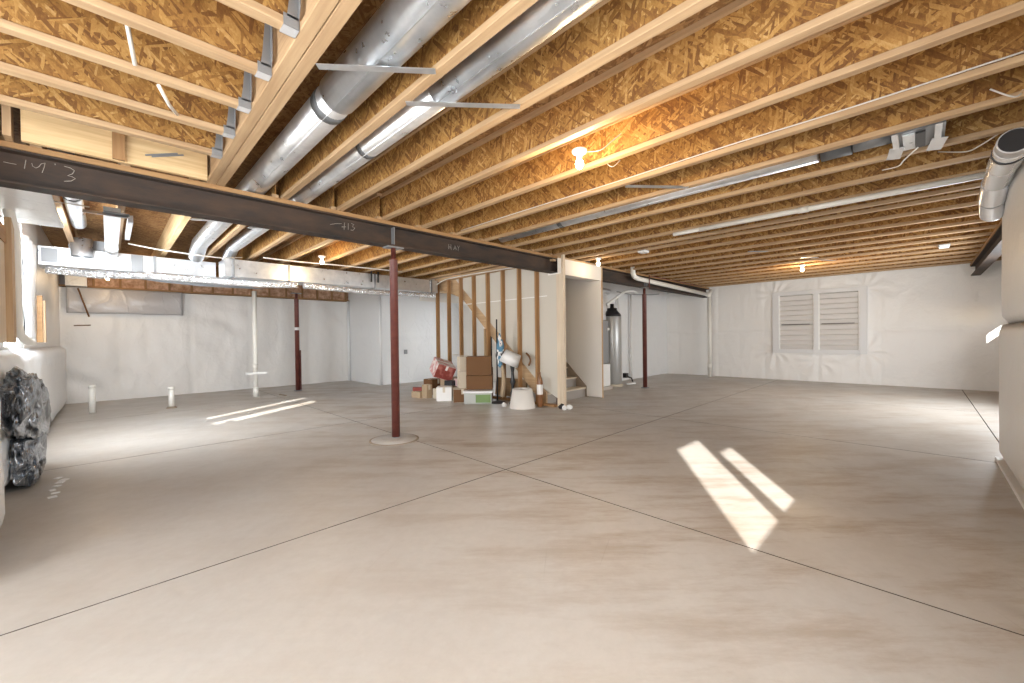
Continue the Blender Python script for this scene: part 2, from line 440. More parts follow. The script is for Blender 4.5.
w.box(-.7, 5.3, 12.22, 12.5, 2.40, 2.43, 'studX')
struct('trim_2', w)
# left wall, x = -.66 : window opening between y 6.2 and 7.1 with slits of sun, z 1.23..2.45
w = MB()
w.box(-.95, -.70, 4.3, 5.75, 0, JT, 'vinyl'); w.box(-.95, -.70, 7.35, 12.5, 0, JT, 'vinyl')
w.box(-.95, -.70, 5.75, 7.35, 0, 1.18, 'vinyl'); w.box(-.95, -.70, 5.75, 7.35, 2.64, JT, 'vinyl')
struct('wall_left', w)
w = MB()
for a in ((5.75, 6.11), (6.40, 6.80), (7.00, 7.35)): w.box(-.722, -.704, a[0], a[1], 1.18, 2.64, 'white')
for a in ((6.11, 6.40), (6.80, 7.00)): w.box(-.722, -.704, a[0], a[1], 1.18, 1.22, 'white'); w.box(-.722, -.704, a[0], a[1], 2.60, 2.64, 'white')
struct('window_3', w)
w = MB(); w.box(-3.3, -.70, 4.3, 4.5, 0, JT); struct('wall_west_return', w, 'drywall')
# west wall behind the camera; both glowing doors are added with the fill
w = MB(); w.box(-3.3, -3.05, -1.8, 4.5, 0, JT); struct('wall_west', w, 'drywall')
for nm, bx in (('added_door_1', (-3.05, -2.98, -.2, 3.4, .03, 2.25)), ('added_door_2', (-2.5, -.3, -.53, -.47, .03, 2.25))):
    w = MB(); x0, x1, y0, y1, z0, z1 = bx
    alongy = (y1-y0) > (x1-x0)
    n_ = 2
    def seg(a0, a1, q0, q1, t=0, mm='white'):
        if alongy: w.box(x0-.0+t, x1-t, a0, a1, q0, q1, mm)
        else: w.box(a0, a1, y0+t, y1-t, q0, q1, mm)
    A0, A1 = (y0, y1) if alongy else (x0, x1)
    mid = (A0+A1)/2
    seg(A0, A1, z0, z0+.1); seg(A0, A1, z1-.1, z1); seg(A0, A0+.1, z0+.1, z1-.1); seg(A1-.1, A1, z0+.1, z1-.1); seg(mid-.06, mid+.06, z0+.1, z1-.1)
    seg(A0+.1, mid-.06, z0+.1, z1-.1, .02, 'fill_pane'); seg(mid+.06, A1-.1, z0+.1, z1-.1, .02, 'fill_pane')
    struct(nm, w)
# near right wall y = -.54 with a window (sill 1.19, head 2.42) that throws the sun patch
w = MB()
NW = -.56
def nwbox(x0, x1, z0, z1): w.box(x0, x1, NW-.14, NW, z0, z1)
nwbox(-3.2, .40, 0, JT); nwbox(2.0, 5.9, 0, JT); nwbox(.40, 2.0, 0, 1.15); nwbox(.40, 2.0, 2.62, JT)
struct('wall_near', w, 'drywall')
fr = MB()
for a, b_, c, d in ((.40, .706, 1.15, 2.62), (1.79, 2.0, 1.15, 2.62), (1.296, 1.456, 1.15, 2.62), (.706, 1.296, 1.15, 1.26), (1.456, 1.79, 1.15, 1.26), (.706, 1.296, 2.48, 2.62), (1.456, 1.79, 2.10, 2.62)): fr.box(a, b_, NW-.02, NW-.004, c, d)
struct('window_2', fr, 'white')
# outer wall behind the long beam at right, with a small high window near its far end
w = MB(); Y0, Y1 = -1.55, -1.37
w.box(5.9, 11.65, Y0, Y1, 0, JT); w.box(12.85, 13.4, Y0, Y1, 0, JT)
w.box(11.65, 12.85, Y0, Y1, 0, 1.42); w.box(11.65, 12.85, Y0, Y1, 1.99, JT)
w.box(11.65, 11.7, Y0, Y1, 1.42, 1.99); w.box(12.12, 12.28, Y0, Y1, 1.42, 1.99); w.box(11.7, 12.12, Y0, Y1, 1.42, 1.90); w.box(12.28, 12.85, Y0, Y1, 1.78, 1.99)
struct('wall_right', w, 'vinyl')
w = MB(); w.box(5.75, 5.9, -1.55, NW-.14, 0, JT); struct('wall_right_return', w, 'drywall')

# near wall insulation (bulging white blanket along the near wall, lower and upper lengths)
def padded(name, x0, x1, y, ydir, z0, z1, t, label, amp=.012, m='vinyl', axis='x'):
    mb = MB(); bm = mb.bm; nx = int((x1-x0)/.07)+1; nzz = int((z1-z0)/.07)+1
    V = {}
    for i in range(nx+1):
        for j in range(nzz+1):
            a = x0+(x1-x0)*i/nx; z = z0+(z1-z0)*j/nzz
            e1 = min(1, min(i, nx-i)/1.6); e2 = min(1, min(j, nzz-j)/1.6)
            d = t*math.sqrt(max(0, 1-(1-e1)**2))*math.sqrt(max(0, 1-(1-e2)**2))
            d += (amp*(nz(a*1.3, z*1.1, y)+.5*nz(a*4, z*3, y)+.3*nz(a*9, z*6, y)))*min(e1, e2)
            V[i, j] = bm.verts.new((a, y+ydir*d, z) if axis == 'x' else (y+ydir*d, a, z))
    for i in range(nx):
        for j in range(nzz): bm.faces.new((V[i, j], V[i+1, j], V[i+1, j+1], V[i, j+1])).smooth = True
    B = {}
    rim = [(i, 0) for i in range(nx+1)]+[(nx, j) for j in range(1, nzz+1)]+[(i, nzz) for i in range(nx-1, -1, -1)]+[(0, j) for j in range(nzz-1, 0, -1)]
    bm.faces.new([V[k] for k in rim])
    o = mb.build(name, m); tag(o, label, 'insulation'); return o
padded('insulation_blanket', 3.2, 6.14, NW+.005, 1, 0.04, 1.32, .04, 'white insulation blanket on the lower half of the right foreground wall')
padded('insulation_blanket', 3.2, 5.86, NW+.005, 1, 1.322, 2.66, .05, 'white insulation blanket with a rounded top, upper half of the right foreground wall')
w = MB(); w.box(2.5, 6.12, NW+.0, NW+.06, 0, .035, 'vinyl'); struct('baseboard_near', w)
w = MB(); w.box(5.91, 6.13, -1.36, NW-.001, 0.0, 1.3, 'vinyl'); struct('trim_3', w)

# ------------------------------------------------------------------ far window (window_1): vinyl frame, two sashes, ribbed well behind
w = MB()
X = 13.15
y0, y1, z0, z1 = .98, 2.88, .79, 2.35
def fb(a0, a1, c0, c1, t0, t1, mm): w.box(X+t0, X+t1, a0, a1, c0, c1, mm)
fb(y0-.04, y1+.04, z0-.05, z0+.05, -.07, .06, 'frame'); fb(y0-.04, y1+.04, z1-.05, z1+.05, -.07, .06, 'frame')
fb(y0-.04, y0+.10, z0+.05, z1-.05, -.07, .06, 'frame'); fb(y1-.10, y1+.04, z0+.05, z1-.05, -.07, .06, 'frame')
fb(1.90, 1.99, z0+.05, z1-.05, -.06, .06, 'frame')
for a0, a1 in ((y0+.10, 1.90), (1.99, y1-.10)):
    s_ = .025
    fb(a0, a0+s_, z0+.05, z1-.05, -.04, .05, 'white'); fb(a1-s_, a1, z0+.05, z1-.05, -.04, .05, 'white')
    n = 96; V = []
    for i in range(n+1):
        z = z0+.05+(z1-z0-.10)*i/n; ph = (i/n*11) % 1
        d = -.06*(ph**.8 if ph < .75 else (1-ph)*3.2)
        V.append((w.bm.verts.new((X+.02+d, a0+s_, z)), w.bm.verts.new((X+.02+d, a1-s_, z))))
    k = w.slot('slat')
    for i in range(n):
        f = w.bm.faces.new((V[i][0], V[i][1], V[i+1][1], V[i+1][0])); f.material_index = k
    zc = z0+.05+(z1-z0-.10)*5.03/11
    fb(a0+.1, a1-.06, zc-.008, zc+.008, -.012, .02, 'steel')
w.box(X+.055, X+.09, y0-.1, y1+.1, z0-.1, z1+.1, 'white')
struct('window_1', w)

# ------------------------------------------------------------------ I-joists running away from the camera
def ijoist(x, ya, yb, label, group, cat='joist'):
    t = thing('floor_joist', label, cat, (x, (ya+yb)/2, JB), group)
    MB().box(x-.0055, x+.0055, ya, yb, JB+.036, JT-.036).build('web', 'osb', t)
    MB().box(x-.03, x+.03, ya, yb, JB, JB+.038, bev=.003).build('bottom_flange', 'pineY', t)
    MB().box(x-.03, x+.03, ya, yb, JT-.038, JT-.001).build('top_flange', 'pineY', t)
    return t
right_edges = [1.33, 1.89, 2.43, 2.98, 3.54, 4.06, 4.64, 5.18, 5.72, 6.2, 6.5, 7.05, 7.62, 8.2, 8.78, 9.36, 9.94, 10.52, 11.1, 11.68, 12.26, 12.84]
for i, e in enumerate(right_edges):
    x = e-.03
    ya = NW+.004 if x < 5.9 else -1.34
    ijoist(x, ya, 4.78, 'long exposed wooden I-joist over the near room, %s to the right of the double header' % ORD[i], 'I-joists in front of the steel beam')
back_edges = [-.78, -.33, .15, 1.25, 1.83, 2.37, 2.93, 3.48, 4.0, 4.58, 5.12, 5.6]
for i, e in enumerate(back_edges):
    x = e-.03
    if i < 3: lb = 'short wooden I-joist behind the steel beam left of the blond header, %s from the left' % ORD[i]
    else: lb = 'wooden I-joist behind the steel beam above the trunk duct, %s right of the blond header' % ORD[i-3]
    ijoist(x, 4.60, 12.2 if x < 5.1 else 10.25, lb, 'I-joists behind the steel beam')
for i, e in enumerate([7.56, 8.14, 8.72, 9.3, 9.88, 10.46, 11.04, 11.62, 12.2, 12.78]):
    ijoist(e-.03, 4.60, 5.85, 'short I-joist over the utility corner, %s from the stair wall' % ORD[i], 'I-joists over the utility corner')
# double header: one plain board ply and one I-joist ply
t = thing('double_header', 'double wooden header carrying the cross joists at upper left', 'header', (.72, 2, JB))
w = MB(); w.box(.655, .72, NW+.004, 4.62, JB, JB+.038, bev=.003); w.box(.675, .70, NW+.004, 4.62, JB+.038, JT-.001); w.build('board_ply', 'pineY', t)
w = MB(); w.box(.724, .79, NW+.004, 4.62, JB, JB+.038, bev=.003); w.build('flange', 'pineY', t)
w = MB(); w.box(.752, .765, NW+.004, 4.62, JB+.038, JT-.04); w.build('web', 'osb', t)
w = MB(); w.box(.724, .79, NW+.004, 4.62, JT-.04, JT-.001); w.build('top_flange', 'pineY', t)
t = thing('blond_header', 'blond laminated header running behind the steel beam past the ducts', 'header', (.66, 8, JB))
w = MB(); w.box(.64, .70, 4.86, 12.2, JB+.0, JT-.002); w.build('board', 'lvlY', t)
# cross joists at upper left with hangers on the header
proto = None
cross = [3.87, 3.42, 2.97, 2.52, 2.07, 1.62, 1.17, .72]
for i, y in enumerate(cross):
    t = thing('cross_joist', 'I-joist hung on the header at upper left, %s away from the steel beam' % ORD[i], 'joist', (.66, y, JB), 'cross joists hung on the double header')
    w = MB(); w.box(-3.04, .645, y-.0055, y+.0055, JB+.036, JT-.036); w.build('web', 'osb_y', t)
    w = MB(); w.box(-3.04, .645, y-.03, y+.03, JB, JB+.038, bev=.003); w.build('bottom_flange', 'pineX', t)
    w = MB(); w.box(-3.04, .645, y-.03, y+.03, JT-.038, JT-.001); w.build('top_flange', 'pineX', t)
    w = MB()
    w.box(.585, .652, y-.033, y+.033, JB-.004, JB-.001, 'alu'); w.box(.585, .652, y-.034, y-.0305, JB-.004, JB+.05, 'galvdull'); w.box(.585, .652, y+.0305, y+.034, JB-.004, JB+.05, 'galvdull')
    w.prism([(y-.034, JB+.04), (y-.034, JT-.03), (y-.060, JT-.03), (y-.060, JB+.10)], 'X', .648, .652, 'galvdull')
    w.prism([(.60, JB+.04), (.652, JB+.04), (.652, JT-.02), (.625, JT-.02), (.61, JB+.12)], 'Y', y-.034, y-.031, 'galvdull')
    h_ = w.build('joist_hanger', None, t); h_['label'] = 'galvanized steel joist hanger'
# blond board over the beam
t = thing('rim_board', 'blond plywood board standing on the steel beam at upper left', 'board', (-.2, 4.55, JB))
w = MB(); w.box(-.42, .65, 4.50, 4.54, JB+.002, JT-.002); w.build('board', 'lvlX', t)
w = MB(); w.obox((.08, 4.48, JB+.13), (.075, .03, .25), (0, 0, 0)); w.build('cleat', 'studZ', t)
w = MB()
for k in range(2): w.obox((.34+.04*k, 4.485, JB+.13), (.22, .006, .012), (0, .35-.7, 0))
w.build('metal_strap', 'galvdull', t)
t = thing('blocking', 'short upright wood blocks at the far left over the beam', 'blocking', (-.7, 4.5, JB))
w = MB(); w.box(-.50, -.46, 4.46, 4.58, JB+.002, JT-.01, 'pineZ'); w.box(-.58, -.54, 4.46, 4.58, JB+.002, JT-.01, 'pineZ'); w.build('block', None, t)
w = MB(); w.box(-.695, -.60, 4.47, 4.6, JB+.002, JT-.01); w.build('insulation', 'pinkwool', t)

# ------------------------------------------------------------------ steel beams
def ibeam(name, label, x0, x1, y, z0, z1, fw=.085):
    t = thing(name, label, 'beam', ((x0+x1)/2, y, z0))
    MB().box(x0, x1, y-.006, y+.006, z0+.012, z1-.012).build('web', 'steel', t)
    MB().box(x0, x1, y-fw, y+fw, z0, z0+.014).build('bottom_flange', 'steel', t)
    MB().box(x0, x1, y-fw, y+fw, z1-.014, z1).build('top_flange', 'steel', t)
    MB().box(x0, x1, y-fw-.01, y+fw+.01, z1+.001, JB-.001).build('wood_plate', 'plate', t)
    return t
BY = 4.675
beam = ibeam('steel_beam', 'long dark steel I-beam crossing the whole basement on red columns', -3.04, 13.05, BY, 2.40, 2.648)
ibeam('steel_beam', 'dark steel beam at right leading to the far wall above the side alcove', 5.95, 13.05, -.80, 2.44, 2.65, .07)
# web stiffener plates above the columns
w = MB()
for x in (2.53, 9.09): w.box(x-.005, x+.005, BY-.08, BY-.007, 2.415, 2.633)
w.build('stiffener', 'galvdull', beam)
# chalk marks, traced as strokes on the web
def cam_hit_y(u, v, y):
    d = R2*(u-512)/406.64 - U2*(v-341.5)/406.64 + Fv
    t_ = y/d.y; return Vector((d.x*t_, y, 1.25+d.z*t_))
def strokes(lines, ox, oy, sc):
    w = MB()
    for ln in lines:
        pts = [cam_hit_y(ox+a/sc, oy+b_/sc, BY-.0085) for a, b_ in ln]
        w.tube(pts, .0022, 5)
    return w
w = strokes([[(25, 452), (70, 462), (120, 471)], [(190, 438), (184, 470), (178, 502)], [(232, 462), (240, 485), (262, 497), (285, 488), (302, 466), (330, 462)], [(330, 460), (322, 495), (308, 532)],
             [(402, 465), (404, 476)], [(470, 485), (510, 495), (545, 517), (530, 540), (495, 553), (530, 562), (552, 576), (520, 592), (470, 594)]], 0, 100, 7.314)
w.build('chalk_mark', 'chalk', beam)['label'] = 'white chalk figures near the left end'
w = strokes([[(640, 190), (665, 186), (690, 186)], [(702, 182), (700, 212)], [(690, 200), (708, 200)], [(718, 184), (718, 212)], [(730, 185), (742, 190), (735, 198), (746, 206), (738, 215), (728, 213)]], 180, 180, 4.267)
w.build('chalk_mark', 'chalk', beam)
w = strokes([[(758, 548), (758, 590)], [(758, 570), (776, 574)], [(776, 550), (778, 594)], [(800, 596), (812, 560), (824, 600)], [(804, 582), (822, 584)], [(832, 560), (840, 580), (850, 562)], [(840, 580), (838, 606)]], 360, 180, 8.54)
w.build('chalk_mark', 'chalk', beam)

# ------------------------------------------------------------------ steel columns
def column(x, y, top, label, r=.05, plate=True, foot='galvdull'):
    t = thing('steel_column', label, 'column', (x, y, 0), 'red steel columns')
    w = MB(); w.lathe((x, y, 0), [(r, .02), (r, top-.17), (r+.002, top-.165), (r+.002, top-.155), (r*.62, top-.15), (r*.62, top-.015)]); w.build('post', 'red', t)
    w = MB(); w.box(x-.11, x+.11, y-.07, y+.07, top-.015, top-.001); w.build('cap_plate', 'galvdull', t)
    w = MB(); w.box(x-.07, x+.07, y-.07, y+.07, .0, .02) if plate else w.lathe((x, y, 0), [(r*.8, 0), (r*.8, .02)]); w.build('base', 'galvdull', t)
    return t
c1 = column(2.555, BY, 2.40, 'red steel column standing in a round floor patch, nearest the camera', plate=False)
column(5.83, BY, 2.40, 'dark red steel column at the end stud of the stair partition')
column(9.11, BY, 2.40, 'red steel column beside the grey tank in front of the utility corner')
c4 = column(3.276, 10.78, 2.40, 'red steel column with a white tape band near the back wall')
w = MB(); w.lathe((3.276, 10.78, 1.49), [(.0515, 0), (.0515, .07)], caps=False); w.build('tape_band', 'paper', c4)['label'] = 'white tape band'
w = MB(); w.box(3.33, 3.35, 10.74, 10.80, .03, 1.0); w.build('side_rod', 'red', c4)
# round patch in the slab round the first column
w = MB(); w.lathe((2.5, 4.62, .0), [(.30, .0), (.30, .004), (.275, .006)], 40, 'skirt'); w.lathe((2.5, 4.62, .0), [(.275, .0), (.272, .0075), (.06, .0075)], 40, 'concrete')
tag(w.build('floor_patch'), 'round concrete patch with a dark rim around the nearest red column', 'floor patch')

# ------------------------------------------------------------------ ducts
def hang_strap(a, b_, label, wdt=.045):
    a, b_ = Vector(a), Vector(b_); d = (b_-a); L = d.length; ang = math.atan2(d.y, d.x)
    w = MB(); c = (a+b_)/2
    w.obox(c, (L, wdt, .003), (0, 0, ang)); w.obox(c+Vector((-math.sin(ang), math.cos(ang), 0))*wdt/2+Vector((0, 0, .012)), (L, .003, .026), (0, 0, ang))
    tag(w.build('duct_strap', 'galv'), label, 'strap', 'sheet metal duct straps')
def round_duct(name, label, pts, r, joints=(), cat='duct', mm='galv', elbow=True):
    t = thing(name, label, cat, pts[0])
    MB().tube(pts, r, 28).build('pipe', mm, t)
    for (p, q) in joints:
        MB().tube([p, q], r*1.035, 28).build('collar', 'duct_collar', t)
    # lock seam
    w = MB(); o = Vector((-.35, 0, -.94))*r*1.0
    w.tube([Vector(p)+o for p in pts], .004, 5); w.build('seam', mm, t)
    return t
round_duct('round_duct', 'large round galvanized duct between the header and the next joist', [(1.065, -.3, 2.81), (1.065, 2.62, 2.81)], .118, [])
round_duct('round_duct', 'large round galvanized duct length nearer the beam, joined by a dark collar', [(1.065, 2.625, 2.806), (1.065, 4.4, 2.806), (1.055, 8.05, 2.806), (1.055, 8.35, 2.72), (1.055, 8.5, 2.66)], .108, [((1.065, 2.72, 2.806), (1.065, 2.80, 2.806))])
round_duct('round_duct', 'narrower round galvanized duct beside the large one', [(1.50, -.3, 2.80), (1.50, 2.12, 2.80)], .098, [])
round_duct('round_duct', 'narrower round galvanized duct length nearer the beam with a thin collar', [(1.50, 2.125, 2.797), (1.50, 4.5, 2.797), (1.48, 8.0, 2.797), (1.48, 8.3, 2.70), (1.48, 8.45, 2.66)], .088, [((1.50, 3.10, 2.797), (1.50, 3.16, 2.797))])
hang_strap((.80, 2.235, JB-.004), (1.27, 1.84, JB-.004), 'metal strap under the large round duct in the foreground')
hang_strap((1.31, 2.215, JB-.004), (1.84, 1.76, JB-.004), 'metal strap under the narrower round duct in the foreground')
hang_strap((.71, 6.08, JB-.004), (1.22, 5.80, JB-.004), 'metal strap under the large round duct behind the beam')
hang_strap((1.28, 6.05, JB-.004), (1.80, 5.70, JB-.004), 'metal strap under the narrower round duct behind the beam')
hang_strap((3.55, 2.0, JB-.004), (4.02, 1.60, JB-.004), 'metal strap under the joists right of the nearest bulb')
# duct at right with boot and hanger bracket
t = round_duct('round_duct', 'slim round duct in the joist bay right of the nearest bulb', [(4.32, 4.55, 2.80), (4.32, .62, 2.80)], .085, [((4.32, 3.35, 2.80), (4.32, 3.42, 2.80)), ((4.32, .60, 2.80), (4.32, .40, 2.80))])
t = thing('duct_boot', 'bright sheet metal register boot with tabs at the end of the slim duct', 'duct boot', (4.32, .05, JB))
w = MB(); w.box(4.12, 4.52, -.12, .16, JB+.01, JB+.18, 'galvdull'); w.tube([(4.32, .16, 2.80), (4.32, .39, 2.80)], .08, 20, 'galvdull'); w.build('box', None, t)
w = MB(); w.box(4.16, 4.48, -.02, .03, JB-.006, JB+.008, 'black'); w.box(4.16, 4.48, .035, .10, JB-.006, JB+.008, 'galv'); w.build('opening', None, t)
for k, (a, b_) in enumerate((((4.36, .10), (4.60, .20)), ((4.36, -.12), (4.60, -.04)))):
    w = MB(); w.obox(((a[0]+b_[0])/2, (a[1]+b_[1])/2, JB-.012), (.26, .085, .004), (.12, 0, .12)); w.build('tab', 'alu', t)
    w = MB(); w.box(4.05, 4.36, a[1]+.02, a[1]+.055, JB-.016, JB-.012); w.build('strap', 'alu', t)
# trunk duct
def trunk(label, x0, x1, y, z0, z1, cleats, dep=.5):
    t = thing('trunk_duct', label, 'duct', ((x0+x1)/2, y+dep/2, z0))
    w = MB(); w.box(x0, x1, y, y+dep, z0, z1, bev=.004); w.build('casing', 'galv', t)
    for c in cleats:
        w = MB(); w.box(c-.018, c+.018, y-.012, y+.0, z0-.008, z1+.006); w.box(c-.018, c+.018, y, y+dep, z0-.008, z0); w.build('joint_cleat', 'galvdull', t)
    return t
trunk('galvanized rectangular trunk duct, left section with dark mastic patches', -.69, 1.36, 8.75, 2.36, 2.63, (.55,))
trunk('galvanized rectangular trunk duct, longer right section', 1.38, 5.58, 8.12, 2.33, 2.62, (1.5, 2.35, 4.0, 5.4))
w = MB(); w.box(-.66, -.50, 8.735, 8.748, 2.40, 2.60); tag(w.build('mastic_patch', 'galvdull'), 'dark tape patch at the left end of the trunk duct', 'tape patch')
w = MB(); w.box(.27, .41, 8.740, 8.748, 2.365, 2.625); tag(w.build('tape_patch', 'galvdull'), 'dark square tape patch near the middle of the left trunk section', 'tape patch')
# flexible foil wrap sagging along the underside
def foiltube(label, pts, r, name='foil_duct', flat=.55):
    P = []
    for a, b_ in zip(pts, pts[1:]):
        a, b_ = Vector(a), Vector(b_)
        n = max(2, int((b_-a).length/.035))
        for i in range(n): P.append(a.lerp(b_, i/n))
    P.append(Vector(pts[-1]))
    R_ = [r*(1+.07*(i % 2)+.10*noise.noise(p*4)) for i, p in enumerate(P)]
    w = MB(); w.tube(P, R_, 16)
    zc = {}
    o = w.build(name, 'foil'); tag(o, label, 'duct'); return o
foiltube('crinkled foil wrapped duct sagging below the left trunk section', [(-.62, 8.80, 2.30), (-.1, 8.74, 2.27), (.5, 8.6, 2.30), (1.2, 8.42, 2.27), (1.9, 8.22, 2.24), (2.5, 8.16, 2.27)], .055)
foiltube('crinkled foil wrapped duct sagging below the right trunk section', [(2.6, 8.16, 2.27), (3.3, 8.13, 2.25), (4.0, 8.13, 2.24), (4.7, 8.15, 2.26), (5.5, 8.16, 2.27)], .055)
w = MB(); w.box(-.1, 2.4, 8.74, 8.748, 2.30, 2.34); w.prism([(.1, 2.335), (.9, 2.345), (1.6, 2.33), (2.2, 2.26), (1.2, 2.24), (.6, 2.27)], 'Y', 9.15, 9.17, 'galvdull'); w.bm.faces.ensure_lookup_table()
w.slot('galvdull'); tag(w.build('duct_liner', None), 'dark edge strip hanging under the left trunk section', 'duct strip')
# round duct, collar and stack duct in the left bays behind the beam
round_duct('round_duct', 'short round duct in the narrow bay at far left behind the beam', [(-.25, 4.9, 2.80), (-.25, 6.9, 2.80), (-.25, 7.6, 2.78)], .075, [((-.25, 6.2, 2.80), (-.25, 6.27, 2.80))])
t = thing('take_off_collar', 'open topped shiny round duct collar standing on the trunk duct', 'duct collar', (-.17, 8.5, 2.5))
w = MB(); w.lathe((-.26, 8.62, 0), [(.115, 2.50), (.115, 2.76), (.112, 2.76), (.112, 2.5)], 28, caps=False); w.build('collar', 'galv', t)
w = MB(); w.lathe((-.26, 8.62, 0), [(.111, 2.62), (.02, 2.621)], 20); w.build('damper', 'black', t)
w = MB(); w.box(-.40, .0, 8.88, 8.90, 2.64, 2.80); w.build('back_panel', 'galvdull', t)
t = thing('stack_duct', 'pale rectangular stack duct hanging from a bracket behind the beam', 'duct', (.05, 7, 2.6))
w = MB(); w.box(-.02, .115, 6.05, 8.3, 2.60, 2.68); w.tube([(.05, 8.2, 2.62), (.05, 8.45, 2.60), (.05, 8.72, 2.60)], .075, 12); w.build('casing', 'galv', t)
w = MB(); w.obox((.0, 6.0, 2.59), (.34, .10, .004), (.5, 0, 0)); w.build('bracket', 'alu', t)
w = MB(); w.box(-.02, .18, 5.98, 6.03, 2.60, 2.62); w.build('crossbar', 'galvdull', t)
w = MB(); w.box(.17, .215, 6.2, 7.3, 2.58, 2.66); w.build('side_channel', 'galv', t)
for k, yy in enumerate((5.55, 6.05)):
    w = MB(); w.tube([(-.9, yy+.06, 2.66), (-.4, yy+.02, 2.655), (-.12, yy, 2.65)], .006, 6); tag(w.build('cable', 'wire'), '%s pale cable crossing the white board toward the stack duct bracket' % ('nearer' if k == 0 else 'farther'), 'cable')
w = MB(); w.tube([(.22, 8.0, 2.66), (.5, 7.75, 2.58), (.95, 7.7, 2.55), (1.3, 7.85, 2.57), (1.6, 8.0, 2.64)], .009, 6); tag(w.build('cable', 'wire'), 'pale cable looping in front of the trunk duct', 'cable')
# white board ceiling at the far left behind the beam
w = MB(); bm = w.bm; nx, ny = 12, 16; V = {}
for i in range(nx+1):
    for j in range(ny+1):
        x = -.695+(.385)*i/nx; y = 4.79+1.46*j/ny
        V[i, j] = bm.verts.new((x, y, 2.435-.03*math.sin(PI*j/ny)+.006*nz(x*6, y*5, 0)))
for i in range(nx):
    for j in range(ny): bm.faces.new((V[i, j], V[i+1, j], V[i+1, j+1], V[i, j+1])).smooth = True
r_ = bmesh.ops.extrude_face_region(bm, geom=bm.faces[:])
for v in r_['geom']:
    if isinstance(v, bmesh.types.BMVert): v.co.z += .03
tag(w.build('insulation_board', 'vinyl_cool'), 'white covered board under the joists at the far left behind the beam', 'board')

# ------------------------------------------------------------------ left wall pieces
padded('insulation_blanket', 5.2, 12.2, -.695, 1, .02, 1.19, .085, 'white insulation blanket on the lower left wall', .02, 'vinyl_cool', 'y')
padded('insulation_blanket', 3.3, 4.40, -.695, 1, .0, 1.0, .19, 'white insulation bulge at the extreme left edge in front of the black bag', .02, 'vinyl_cool', 'y')
t = thing('window_framing', 'sunlit blond framing boards beside the left window opening', 'framing', (-.66, 5.3, 1.2))
w = MB(); w.box(-.695, -.63, 4.6, 5.72, 1.26, 2.12); w.build('board', 'paleZ', t)
w = MB(); w.box(-.63, -.59, 5.60, 5.76, 1.26, 2.35); w.build('jamb', 'pineZ', t)
w = MB(); w.box(-.66, -.62, 4.6, 5.6, 2.12, 2.26); w.build('lintel', 'studY', t)
w = MB(); w.tube([(-.60, 5.35, 2.62), (-.60, 5.5, 2.45), (-.60, 5.83, 2.28), (-.60, 5.9, 2.15), (-.60, 5.92, 1.42), (-.59, 5.96, 1.33), (-.56, 6.1, 1.27), (-.56, 6.4, 1.26)], .035, 14)
tag(w.build('drain_pipe', 'pvc'), 'white pipe running down the left wall and bending over the blanket', 'pipe')
w = MB(); bm = w.bm; V = {}
for i in range(15):
    for j in range(21):
        y = 7.06+.86*i/14; z = 1.26+1.22*j/20
        V[i, j] = bm.verts.new((-.655+.02*math.sin(i*1.3+j*.2)+.02*nz(y*5, z*2, 0), y, z))
for i in range(14):
    for j in range(20): bm.faces.new((V[i, j], V[i+1, j], V[i+1, j+1], V[i, j+1])).smooth = True
r_ = bmesh.ops.extrude_face_region(bm, geom=bm.faces[:])
for v in r_['geom']:
    if isinstance(v, bmesh.types.BMVert): v.co.x -= .004
tag(w.build('plastic_sheet', 'vinyl_cool'), 'bluish white plastic sheet hanging over the left window opening', 'plastic sheet')
t = thing('wood_post', 'dark and light wood studs standing on the left blanket near the back corner', 'post', (-.62, 8.4, 1.26))
w = MB(); w.box(-.69, -.60, 7.95, 8.02, 1.26, 1.86); w.build('dark_stud', 'plate', t)
w = MB(); w.box(-.69, -.58, 8.03, 8.12, 1.26, 1.80); w.build('light_stud', 'pineZ', t)
# wall sheets above : slack vinyl at the back left corner
w = MB(); w.box(-.60, -.3, 12.0, 12.2, 2.40, 2.64, 'vinyl_cool'); tag(w.build('insulation_roll', None), 'pale folded insulation end in the upper back left corner', 'insulation')
def sheet(name, label, cat, x0, x1, y, z0, z1, mm, amp=.02):
    w = MB(); bm = w.bm; V = {}; nx, nzz = int((x1-x0)/.05), int((z1-z0)/.04)
    for i in range(nx+1):
        for j in range(nzz+1):
            x = x0+(x1-x0)*i/nx; z = z0+(z1-z0)*j/nzz
            if j == 0: z += .02*nz(x*2, 0, 3)
            V[i, j] = bm.verts.new((x, y-.03*math.sin(PI*j/nzz)+amp*nz(x*2.5, z*3+x*1.4, 1), z))
    for i in range(nx):
        for j in range(nzz): bm.faces.new((V[i, j], V[i+1, j], V[i+1, j+1], V[i, j+1])).smooth = True
    r_ = bmesh.ops.extrude_face_region(bm, geom=bm.faces[:])
    for v in r_['geom']:
        if isinstance(v, bmesh.types.BMVert): v.co.y += .012
    return tag(w.build(name, mm), label, cat)
sheet('poly_sheet', 'grey translucent plastic strip along the top of the back wall at left', 'plastic sheet', -.60, 1.24, 12.20, 1.86, 2.39, 'greysheet')
w = MB(); w.tube([(-.43, 12.1, 2.36), (-.28, 12.12, 1.78)], .014, 8); w.tube([(-.5, 12.14, 1.6), (-.26, 12.14, 1.61)], .01, 6)
tag(w.build('rod', 'card'), 'thin brown rod leaning across the grey plastic strip', 'rod')

